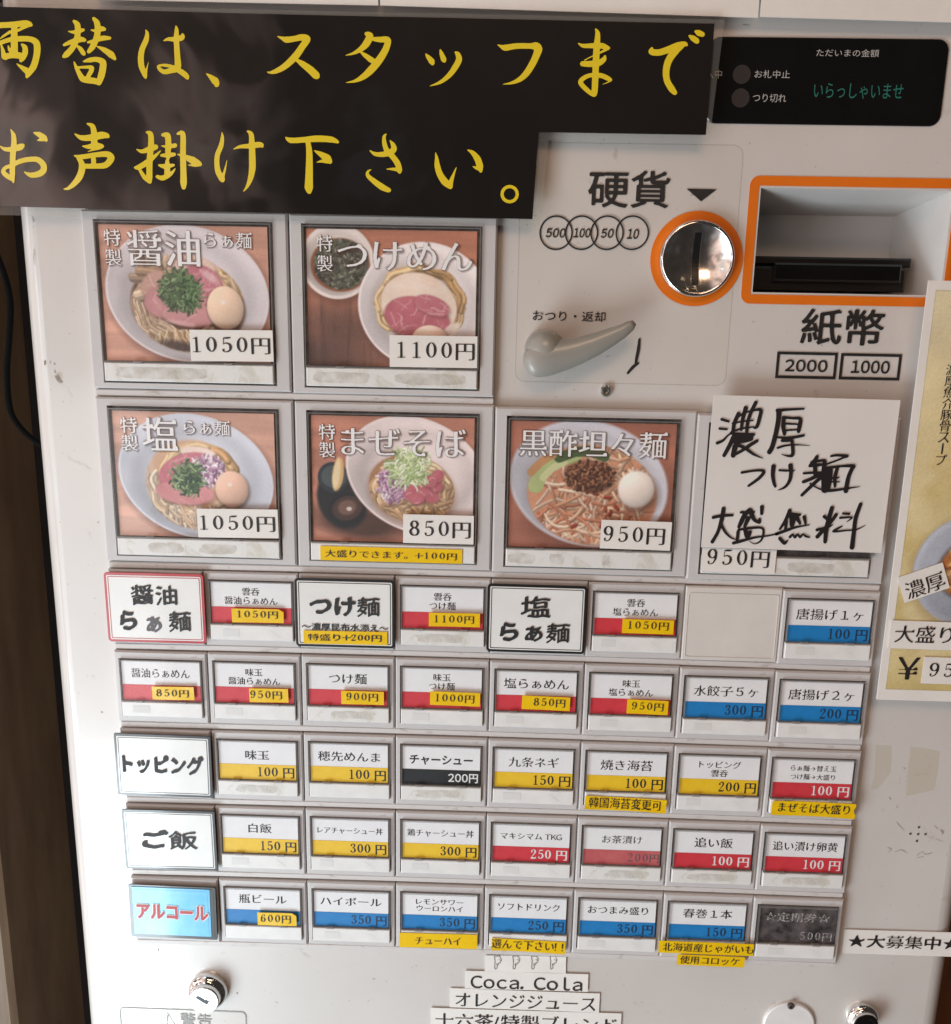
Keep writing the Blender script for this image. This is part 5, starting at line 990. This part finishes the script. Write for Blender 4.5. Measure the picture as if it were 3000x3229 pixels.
YL = [
 ((0, 40), 4.62, [
  [[(-20, 190, 85), (200, 178, 85), (380, 160, 92), (440, 172, 78), (478, 188, 22)], [(430, 190, 50), (360, 220, 46), (280, 262, 40)], [(222, 220, 90), (222, 400, 100), (225, 610, 105)], [(160, 285, 45), (60, 350, 32), (10, 392, 8)], [(-10, 455, 60), (150, 400, 68), (300, 385, 80), (450, 390, 80), (535, 435, 95), (555, 520, 98), (542, 650, 95), (500, 790, 98), (430, 890, 85), (405, 945, 30)], [(425, 865, 105), (330, 800, 55), (255, 745, 6)],
   [(33, 470, 16), (58, 560, 55), (75, 640, 75), (100, 665, 60)], [(80, 645, 85), (200, 625, 85), (290, 630, 90)], [(132, 480, 8), (152, 540, 45), (195, 600, 50)], [(330, 465, 26), (375, 510, 75), (378, 590, 85), (345, 660, 85), (318, 705, 45)], [(290, 620, 80), (330, 640, 90)]],
  [[(1085, 125, 40), (1135, 180, 85), (1140, 290, 85), (1120, 400, 85), (1060, 520, 85), (985, 605, 90), (940, 640, 50)], [(1003, 273, 10), (1080, 285, 50), (1170, 265, 65), (1222, 252, 42)], [(945, 472, 42), (1040, 430, 65), (1170, 392, 85), (1240, 400, 50)], [(1120, 475, 15), (1180, 530, 65), (1220, 590, 65), (1238, 612, 26)],
   [(1370, 85, 44), (1418, 150, 85), (1428, 260, 90), (1408, 380, 90), (1352, 500, 85), (1300, 568, 55)], [(1330, 252, 12), (1400, 262, 50), (1480, 235, 78), (1528, 242, 46)], [(1290, 432, 36), (1380, 410, 55), (1500, 372, 76), (1602, 370, 46)], [(1410, 487, 6), (1520, 540, 72), (1620, 608, 98), (1680, 675, 36)],
   [(1085, 712, 10), (1120, 800, 52), (1170, 900, 72), (1215, 965, 90), (1300, 985, 92), (1400, 1000, 88), (1450, 1040, 40)], [(1222, 712, 20), (1320, 690, 72), (1420, 682, 72), (1500, 720, 96), (1505, 800, 98), (1480, 920, 100), (1448, 1015, 80)], [(1150, 800, 34), (1250, 795, 42), (1340, 800, 60), (1335, 850, 70), (1295, 920, 62), (1275, 955, 50)]]]),
 ((400, 50), 4.62, [
  [[(270, 197, 5), (295, 250, 50), (280, 350, 78), (225, 480, 82), (205, 600, 86), (215, 730, 86), (260, 850, 72), (277, 905, 22)], [(268, 860, 55), (292, 760, 22), (319, 655, 3)], [(530, 360, 8), (600, 335, 50), (700, 335, 74), (790, 315, 84), (812, 285, 52), (805, 262, 30)], [(712, 135, 6), (722, 200, 58), (718, 320, 76), (725, 450, 80), (735, 600, 86), (742, 720, 96), (722, 775, 84)],
   [(740, 770, 84), (650, 790, 84), (545, 812, 66), (475, 768, 54), (460, 724, 26), (560, 716, 44), (680, 745, 55), (760, 792, 78), (830, 840, 82), (870, 880, 72), (885, 912, 26)]],
  [[(1150, 833, 4), (1205, 872, 52), (1280, 940, 106), (1308, 990, 72), (1300, 1008, 50)]]]),
 ((800, 60), 4.62, [
  [[(338, 242, 5), (410, 270, 48), (480, 292, 92), (600, 276, 84), (700, 258, 96), (775, 285, 98), (700, 400, 98), (600, 540, 106), (450, 680, 92), (330, 748, 72), (240, 772, 36), (192, 762, 8)], [(605, 578, 24), (700, 640, 84), (820, 730, 110), (900, 808, 112), (922, 832, 66)]],
  [[(1640, 205, 52), (1690, 240, 104), (1640, 350, 106), (1560, 430, 78), (1450, 492, 40), (1330, 523, 4)], [(1755, 285, 60), (1850, 292, 84), (1925, 290, 90), (1957, 318, 90), (1917, 446, 98), (1817, 606, 112), (1697, 746, 110), (1590, 838, 84), (1470, 898, 42), (1338, 920, 4)], [(1548, 466, 16), (1620, 520, 64), (1700, 580, 84), (1750, 612, 76)]]]),
 ((1150, 70), 4.62, [
  [[(885, 450, 4), (925, 500, 60), (975, 560, 88), (992, 602, 42)], [(1100, 385, 4), (1120, 450, 60), (1150, 530, 82), (1162, 562, 42)], [(1322, 430, 20), (1358, 462, 70), (1375, 540, 90), (1320, 650, 88), (1230, 770, 74), (1100, 870, 48), (940, 928, 3)]]]),
 ((1500, 70), 4.62, [
  [[(320, 322, 6), (380, 350, 50), (440, 366, 90), (600, 342, 82), (800, 342, 80), (880, 345, 116), (912, 385, 124), (890, 470, 104), (830, 600, 100), (740, 740, 94), (640, 830, 72), (520, 880, 38), (388, 900, 3)]]]),
 ((1780, 70), 3.696, [
  [[(362, 70, 5), (390, 130, 56), (380, 280, 76), (370, 450, 76), (365, 600, 74), (360, 700, 74), (355, 800, 72), (342, 842, 44), (260, 780, 56), (192, 700, 56), (230, 645, 52), (320, 612, 48), (430, 618, 58), (510, 650, 56), (548, 672, 20), (500, 700, 12), (435, 724, 4)], [(162, 240, 6), (220, 270, 46), (330, 270, 60), (440, 272, 68), (498, 295, 56), (518, 298, 28), (490, 314, 34), (420, 350, 22), (330, 390, 12), (240, 438, 14)], [(215, 480, 60), (300, 482, 72), (400, 472, 72), (462, 430, 56), (476, 390, 22)]],
  [[(1025, 290, 10), (1020, 340, 74), (1100, 350, 74), (1200, 322, 78), (1320, 272, 78), (1400, 252, 60), (1428, 265, 26)], [(1380, 262, 60), (1290, 340, 86), (1215, 450, 82), (1188, 570, 78), (1200, 680, 74), (1250, 770, 78), (1288, 818, 56)], [(1456, 155, 16), (1500, 185, 66), (1538, 212, 68), (1548, 228, 42)], [(1530, 105, 26), (1570, 125, 70), (1608, 140, 60)]]]),
 ((0, 380), 4.62, [
  [[(172, 130, 6), (213, 220, 66), (220, 350, 82), (205, 500, 84), (200, 650, 80), (198, 780, 80), (213, 905, 22)], [(208, 872, 42), (120, 808, 72), (66, 750, 62), (100, 690, 54), (200, 655, 56), (300, 600, 72), (430, 570, 72), (560, 572, 78), (640, 640, 86), (648, 720, 92), (590, 775, 92), (480, 798, 76), (400, 770, 34), (366, 745, 6)], [(12, 372, 6), (90, 420, 56), (200, 420, 76), (310, 390, 96), (350, 365, 50)], [(506, 180, 16), (580, 205, 74), (650, 250, 86), (688, 292, 40)], [(640, 270, 70), (600, 282, 44), (560, 292, 14)]],
  [[(1276, 46, 16), (1350, 80, 70), (1375, 170, 86), (1380, 300, 92), (1370, 380, 86)], [(1092, 192, 6), (1200, 252, 76), (1350, 246, 98), (1480, 215, 106), (1560, 220, 74), (1585, 242, 24)], [(1212, 375, 16), (1300, 382, 66), (1400, 365, 96), (1500, 374, 42), (1440, 402, 50), (1350, 430, 26), (1282, 458, 6)], [(1088, 512, 12), (1200, 530, 70), (1400, 500, 72), (1560, 490, 86), (1620, 530, 98), (1610, 580, 98), (1540, 650, 88), (1400, 665, 72), (1250, 665, 72)],
   [(1150, 550, 52), (1195, 620, 82), (1200, 720, 98), (1160, 830, 98), (1080, 930, 76), (1000, 990, 44), (938, 1000, 12)], [(1360, 510, 56), (1370, 580, 72), (1370, 650, 66)]]]),
 ((400, 390), 4.62, [
  [[(282, 120, 16), (345, 150, 76), (355, 300, 88), (340, 450, 88), (332, 600, 88), (332, 780, 88), (347, 862, 22)], [(142, 370, 8), (220, 402, 56), (330, 370, 86), (420, 338, 76)], [(495, 390, 8), (420, 462, 46), (300, 560, 86), (180, 632, 76), (122, 638, 32)], [(192, 672, 44), (260, 780, 64), (332, 850, 44)],
   [(522, 160, 44), (590, 170, 86), (605, 280, 88), (600, 400, 82), (600, 500, 50)], [(500, 320, 8), (600, 332, 56), (700, 315, 66)], [(502, 460, 34), (600, 456, 76), (690, 445, 52)], [(590, 535, 50), (590, 650, 86), (590, 720, 86)], [(468, 602, 26), (560, 620, 76), (680, 602, 40)], [(442, 768, 44), (520, 790, 76), (600, 752, 76), (660, 710, 46), (710, 646, 6)],
   [(740, 145, 34), (800, 130, 66), (820, 200, 80), (818, 450, 84), (825, 700, 88), (828, 850, 98), (830, 928, 60)], [(732, 440, 6), (850, 482, 66), (960, 532, 106), (1048, 578, 76), (1072, 600, 24), (1000, 605, 44), (897, 600, 12)]],
  [[(1383, 116, 5), (1390, 200, 50), (1370, 320, 72), (1320, 450, 74), (1312, 580, 74), (1332, 700, 84), (1385, 798, 88), (1400, 838, 24)], [(1388, 800, 56), (1426, 680, 32), (1463, 510, 3)], [(1547, 370, 6), (1650, 332, 50), (1780, 322, 72), (1900, 305, 88), (1955, 305, 70), (1972, 330, 34)], [(1752, 102, 16), (1808, 150, 70), (1820, 300, 86), (1827, 500, 98), (1827, 650, 98), (1800, 800, 76), (1750, 918, 42), (1692, 994, 3)]]]),
 ((750, 390), 4.62, [
  [[(692, 192, 8), (770, 238, 80), (950, 232, 82), (1150, 215, 96), (1350, 226, 90), (1440, 255, 54), (1464, 272, 16)], [(1020, 260, 66), (1040, 400, 88), (1042, 600, 102), (1038, 800, 112), (1035, 920, 122), (1042, 990, 62)], [(1110, 386, 5), (1210, 442, 76), (1300, 502, 116), (1344, 552, 60)], [(1145, 560, 6), (1230, 542, 46), (1300, 545, 66)]]]),
 ((1100, 400), 4.62, [
  [[(545, 100, 14), (515, 140, 46), (520, 240, 66), (560, 350, 78), (640, 430, 82), (710, 530, 86), (735, 620, 86), (742, 668, 22)], [(740, 630, 54), (650, 612, 44), (540, 612, 4)], [(302, 336, 6), (380, 390, 56), (500, 396, 78), (600, 370, 88), (656, 320, 88), (640, 250, 62), (596, 190, 5)], [(330, 616, 6), (278, 650, 36), (280, 710, 56), (370, 790, 78), (480, 870, 92), (570, 915, 72), (592, 920, 46)]],
  [[(1263, 365, 4), (1280, 450, 48), (1290, 560, 82), (1325, 680, 92), (1395, 790, 106), (1465, 848, 94), (1486, 880, 42)], [(1475, 835, 84), (1515, 720, 46), (1573, 572, 3)], [(1728, 328, 6), (1805, 372, 62), (1875, 460, 96), (1910, 560, 98), (1924, 640, 44)], [(1910, 590, 94), (1855, 592, 42), (1805, 568, 5)]],
  [[(1422 + 924 + 110 * math.cos(k * math.pi / 10), 975 + 110 * math.sin(k * math.pi / 10), 47) for k in range(20)] + [(1422 + 924 + 110, 975, 47)]]]),
]
strokes_all = []
for org, sc_, chars in YL:
    strokes_all += strokes(sg, 'lettering', org, sc_, chars, Ys, M['signyellow'], 1.5)
for o in strokes_all:          # lay the print on the rippled sheet
    w0 = WORLD(o)
    for v_ in o.data.vertices: v_.co.y = wav0(v_.co.x + w0.x, v_.co.z + w0.z) - .00018
    o.data.update()

# ---- handwritten card
hc, (cx, cz, w, h, a) = sheet_thing('handwritten_card', 'H', ((580, 80), (1584, 100), (1475, 917), (535, 880)), -.0036, M['handpaper'], 'square white card with black marker handwriting taped over a picture button', 'card', th=.0006, seed=50)
HW = [((2230, 1240), 4.62, [
  [[(215, 380, 45), (315, 410, 38)], [(185, 515, 40), (290, 525, 32)], [(150, 725, 50), (230, 690, 40), (300, 620, 30), (345, 590, 20)], [(460, 300, 66), (400, 430, 58), (380, 550, 55)], [(565, 215, 70), (520, 380, 58), (500, 530, 45)], [(712, 135, 60), (640, 280, 56), (592, 430, 56), (580, 560, 50)], [(620, 272, 26), (720, 240, 40), (785, 248, 58), (768, 350, 58), (730, 480, 56), (690, 505, 30)], [(430, 372, 28), (520, 300, 28), (620, 262, 28)], [(370, 440, 28), (520, 410, 28), (670, 395, 24)], [(360, 560, 32), (520, 512, 32), (680, 490, 24)],
   [(345, 582, 40), (520, 602, 60), (680, 602, 50)], [(410, 640, 110), (550, 632, 120), (630, 642, 96)], [(440, 700, 130), (450, 680, 100), (550, 685, 80), (650, 668, 50)], [(385, 650, 80), (330, 760, 66), (250, 905, 58)], [(410, 780, 86), (382, 905, 76)], [(400, 895, 48), (520, 830, 48), (620, 760, 58), (728, 695, 52)], [(450, 752, 56), (560, 802, 56), (680, 888, 42), (822, 950, 8)]],
  [[(1025, 250, 56), (1200, 236, 42), (1410, 226, 33)], [(1050, 262, 86), (1040, 400, 78), (1000, 600, 73), (950, 780, 73), (910, 855, 76)], [(1120, 362, 58), (1112, 480, 68), (1130, 590, 56)], [(1112, 350, 46), (1250, 362, 42), (1358, 372, 58), (1350, 470, 68), (1335, 555, 56)], [(1150, 442, 36), (1310, 450, 28)], [(1150, 540, 32), (1310, 530, 28)], [(1015, 640, 30), (1200, 650, 50), (1408, 615, 42)], [(1095, 690, 46), (1200, 682, 56), (1250, 645, 36)], [(1240, 700, 56), (1250, 800, 56), (1248, 895, 56), (1200, 915, 38), (1120, 900, 18), (1080, 882, 6)], [(1032, 795, 38), (1150, 762, 33), (1300, 750, 24), (1508, 765, 6)]]]),
 ((2300, 1400), 4.107, [
  [[(165, 370, 38), (300, 348, 33), (420, 342, 38), (447, 370, 48), (380, 450, 44), (252, 542, 33)]], [[(575, 292, 66), (565, 400, 56), (580, 500, 48), (598, 550, 36)], [(652, 340, 32), (740, 345, 32), (845, 345, 18)], [(795, 280, 66), (800, 380, 54), (780, 480, 48), (720, 560, 36), (628, 600, 6)]],
  [[(1140, 162, 46), (1100, 232, 66), (1050, 280, 46)], [(1062, 235, 28), (1180, 216, 36), (1238, 212, 36)], [(1040, 290, 28), (1150, 272, 46), (1250, 262, 28)], [(1110, 255, 62), (1118, 400, 54)], [(1240, 225, 52), (1228, 350, 70), (1240, 590, 100)], [(967, 380, 33), (1080, 372, 36), (1210, 370, 26)], [(1170, 392, 62), (1060, 452, 46), (962, 490, 46)], [(1200, 422, 52), (1100, 512, 50), (942, 663, 42)], [(1050, 512, 26), (1130, 562, 22), (1220, 600, 26)], [(1322, 156, 32), (1400, 146, 36), (1528, 156, 42), (1480, 178, 26), (1380, 220, 26), (1260, 262, 26)], [(1260, 312, 46), (1450, 287, 32), (1605, 285, 54), (1592, 320, 56), (1545, 430, 56), (1512, 608, 66)], [(1222, 602, 56), (1350, 600, 42), (1500, 580, 32), (1700, 552, 6)], [(1300, 340, 90), (1290, 450, 100), (1270, 580, 80)], [(1400, 312, 46), (1372, 430, 54), (1370, 548, 36)], [(1300, 440, 28), (1420, 436, 22)], [(1320, 490, 22), (1430, 490, 16)]]]),
 ((2220, 1560), 3.422, [
  [[(213, 152, 48), (195, 260, 50), (152, 400, 38), (92, 508, 42)], [(102, 245, 38), (200, 226, 36), (308, 221, 32)], [(185, 312, 36), (230, 400, 32), (290, 460, 22), (340, 482, 12)]],
  [[(402, 190, 32), (540, 187, 28)], [(495, 162, 46), (440, 222, 54), (402, 300, 54), (378, 348, 36)], [(505, 175, 62), (540, 262, 46), (600, 300, 32), (602, 265, 34)], [(480, 255, 54), (442, 340, 38)], [(628, 132, 48), (625, 205, 36)], [(372, 380, 26), (500, 360, 32), (628, 360, 28), (642, 430, 28), (612, 500, 22), (550, 530, 12), (492, 502, 8)], [(370, 402, 40), (360, 490, 36)], [(450, 382, 54), (470, 450, 56), (500, 402, 42)], [(320, 522, 36), (400, 502, 36), (550, 462, 27), (700, 442, 18), (800, 420, 18)]],
  [[(928, 172, 46), (880, 282, 40), (822, 370, 26)], [(925, 210, 54), (1040, 216, 27)], [(962, 245, 88), (950, 330, 50)], [(1002, 245, 58), (1040, 312, 26)], [(1085, 242, 46), (1098, 312, 26)], [(782, 425, 36), (900, 382, 36), (1000, 350, 27), (1140, 326, 12)], [(882, 370, 34), (892, 285, 36)], [(822, 472, 42), (870, 520, 46), (908, 490, 8)], [(932, 455, 34), (960, 430, 22), (985, 458, 32), (1010, 427, 18), (1040, 455, 32), (1070, 427, 18), (1100, 447, 28), (1140, 460, 18)]],
  [[(1384, 142, 48), (1350, 262, 54), (1322, 380, 54), (1310, 508, 42)], [(1302, 236, 42), (1332, 262, 36)], [(1428, 216, 42), (1390, 272, 38), (1342, 322, 46)], [(1222, 380, 36), (1330, 352, 32), (1390, 327, 12)], [(1290, 382, 44), (1226, 453, 46)], [(1502, 202, 26), (1568, 206, 28)], [(1472, 250, 27), (1598, 246, 22), (1540, 295, 6)], [(1390, 400, 13), (1490, 342, 18), (1402, 395, 28), (1550, 385, 18), (1650, 375, 18), (1743, 332, 6)], [(1693, 102, 42), (1640, 252, 48), (1620, 400, 48), (1600, 568, 56)]]])]
for org, sc_, chars in HW: strokes(hc, 'handwriting', org, sc_, chars, -.0040, M['marker'], .9, .93)

# ---- poster at the right edge
Yq = -.0075
cx0, cz0 = PX(2927, 884, Yq); ccx, ccz = PX(2768, 2206, Yq); px0 = (cx0 + ccx) / 2; sh = (ccx - cx0) / (ccz - cz0); pw_, ph_ = .21, cz0 - ccz
po = tag(empty('hanging_poster', (px0 + pw_ / 2, Yq, ccz)), 'white bordered gold poster with a bowl photo hanging at the right edge', 'poster'); pov = WORLD(po)
s = MB(); s.box(px0, px0 + pw_, Yq, Yq + .0006, ccz, cz0); s.out('poster_paper', M['paper'], po, off=pov)
ix0_ = RG('K', 1545, 60, Yq)[0]; iz0 = RG('K', 1650, 695, Yq)[1]; iz1_ = RG('C', 1848, 512, Yq)[1]
bc = PX(3064, 1800, Yq); gw_ = .075
pic_poster(gw_ * 1000, (iz1_ - iz0) * 1000, (bc[0] - ix0_) * 1000, (iz1_ - bc[1]) * 1000).build('poster_print', po, ix0_ + gw_ / 2, (iz0 + iz1_) / 2, gw_, iz1_ - iz0, Yq - .0001)
s = MB(); s.quad(ix0_ + gw_ + .0002, px0 + pw_ - .008, Yq - .0001, iz0, iz1_); s.out('gold_print', M['gold'], po, off=pov)
for i, ch in enumerate('濃厚魚介豚骨スープ'):
    y = 1166 + 35.5 * i; x = 3001 - (y - 1166) * .118
    if ch == 'ー': c = PX(x, y, Yq); letter(po, '一', c[0], c[1], .0042, .0006, Yq - .0003, M['ink'], 'gothic', 30, rot=math.pi / 2) if '一' in RAW else strokes(po, 'lettering', (0, 0), 1, [[[(x - 1, y - 11, 3.5), (x - 4, y + 11, 3.5)]]], Yq - .0003, M['ink'], .7)
    else: c = PX(x, y, Yq); letter(po, ch, c[0], c[1], .0041, .0041, Yq - .0003, M['ink'], 'min', 36)
lt(po, '￥', 'K', (1535, 503, 1662, 637), Yq - .0003, M['ink'], 'min', 50) if '￥' in RAW else None
GQ = 'white strips pasted on the poster'
tape('K', ((1537, 40), (1790, -45), (1850, 95), (1578, 188)), '濃厚', (1580, 30, 1810, 140), 'tilted white strip pasted across the poster above the wide one', m='paper', Y=Yq - .0006, G=60, style='minb', seed=61, group=GQ)
tape('K', ((1500, 290), (2010, 305), (1990, 468), (1480, 450)), '大盛り無料', (1520, 322, 2180, 420), 'level white strip pasted over the middle of the poster', m='paper', Y=Yq - .0006, G=60, seed=62, group=GQ) if False else None
o, q_ = sheet_thing('paper_label', 'K', ((1500, 290), (2020, 306), (2000, 470), (1480, 450)), Yq - .0006, M['paper'], 'level white strip pasted over the middle of the poster', 'label', GQ, seed=62)
lt(o, '大盛り', 'K', (1520, 318, 1858, 426), Yq - .0009, M['ink'], 'min', 70); lt(o, '無料', 'K', (1880, 326, 2000, 430), Yq - .0009, M['ink'], 'min', 70)
tape('K', ((1690, 503), (2000, 512), (1985, 668), (1675, 655)), '950', (1720, 537, 1948, 622), 'white price strip with 950 at the foot of the poster', m='paper', Y=Yq - .0006, G=60, seed=63, group=GQ)

# ---- papers above the frame's top edge
def top_paper(x0, x1, yb0, yb1, label, Y, seed, pic=False):
    a = PX(x0, yb0, Y); b = PX(x1, yb1, Y); zt = .42
    o = tag(empty('menu_poster', ((a[0] + b[0]) / 2, Y, (a[1] + b[1]) / 2)), label, 'poster', 'white posters above the black sign'); oo = WORLD(o); s = MB()
    s.add([(a[0], Y, a[1]), (b[0], Y, b[1]), (b[0], Y, zt), (a[0], Y, zt), (a[0], Y + .0006, a[1]), (b[0], Y + .0006, b[1]), (b[0], Y + .0006, zt), (a[0], Y + .0006, zt)], [(0, 1, 2, 3), (5, 4, 7, 6), (4, 5, 1, 0), (1, 5, 6, 2), (4, 0, 3, 7)]); s.out('poster_paper', M['paper'], o, off=oo)
    s = MB(); e_ = .007; s.quad(a[0] + e_, b[0] - e_, Y - .0002, max(a[1], b[1]) + e_ * 1.05, zt - e_); s.out('poster_print', mottled('poster_print', (.50, .44, .34), (.64, .60, .52), 50, .5), o, off=oo); return o
top_paper(300, 1193, -2, 16, 'left one of the two white posters hanging above the black sign', -.0015, 1)
top_paper(1199, 2391, 16, 55, 'middle white poster whose lower edge shows above the black sign', -.0018, 2)
top_paper(2398, 3300, 52, 78, 'right-hand white poster with a beige print above the display', -.0022, 3)
# greenish gap behind the sign's upper edge
# ---- black cable behind, left
def tube(name, pts, r, m, label, cat):
    c = [np.array(p) for p in pts]; Q = []
    for i in range(len(c) - 1):
        p0, p1, p2, p3 = c[max(i - 1, 0)], c[i], c[i + 1], c[min(i + 2, len(c) - 1)]
        for t in np.linspace(0, 1, 8, endpoint=False): Q.append(.5 * ((2 * p1) + (-p0 + p2) * t + (2 * p0 - 5 * p1 + 4 * p2 - p3) * t * t + (-p0 + 3 * p1 - 3 * p2 + p3) * t ** 3))
    Q.append(c[-1]); s = MB(); R = []
    for i, p in enumerate(Q):
        d = Q[min(i + 1, len(Q) - 1)] - Q[max(i - 1, 0)]; d /= np.linalg.norm(d); a = np.cross(d, [0, 1, 0]); a /= np.linalg.norm(a); b = np.cross(d, a)
        R.append([tuple(p + r * (a * math.cos(t) + b * math.sin(t))) for t in [2 * math.pi * k / 12 for k in range(12)]])
    s.loops(R); o = s.out(name, m, None, tuple(Q[0]), smooth=True, off=tuple(Q[0])); return tag(o, label, cat)
cp = []
for x, y in ((-90, 600), (-15, 790), (18, 880), (33, 960), (28, 1080), (22, 1180), (32, 1290), (66, 1350), (118, 1395), (190, 1430)):
    a = PX(x, y, .06); cp.append((a[0], .06, a[1]))
tube('power_cable', cp, .0014, M['cable'], 'black cable drooping behind the machine at the left', 'cable')
# ---- room lamps that show as small lights in the chrome
for i, (x, y, z) in enumerate(((.2, -1.1, 1.25), (.65, -1.3, 1.35), (1.1, -1.1, 1.3), (.45, -1.0, 1.6), (1.5, -1.5, 1.7), (.9, -.9, 1.75))):
    s = MB(); R = .014; s.loops([ring(0, R * math.cos(q), max(R * math.sin(q), .0005), 0, 16) for q in (.02, .5, 1.0, 1.57, 2.1, 2.7, 3.12)]); 
    v = [(R * math.sin(q) * math.cos(t), R * math.sin(q) * math.sin(t), R * math.cos(q)) for q in [k * math.pi / 8 for k in range(9)] for t in [j * math.pi / 8 for j in range(16)]]
    f = [(a * 16 + b, a * 16 + (b + 1) % 16, (a + 1) * 16 + (b + 1) % 16, (a + 1) * 16 + b) for a in range(8) for b in range(16)]
    o = obj('light_bulb', mesh('light_bulb', v, f, M['bulb'], True), None, (x, y, z)); tag(o, 'round warm light bulb behind the camera, %s' % ('above the middle of the machine', 'above the display', 'over the right edge of the machine', 'highest over the banknote slot', 'farthest to the right', 'close to the machine at the upper right')[i], 'lamp', 'warm bulbs in the room behind the camera')
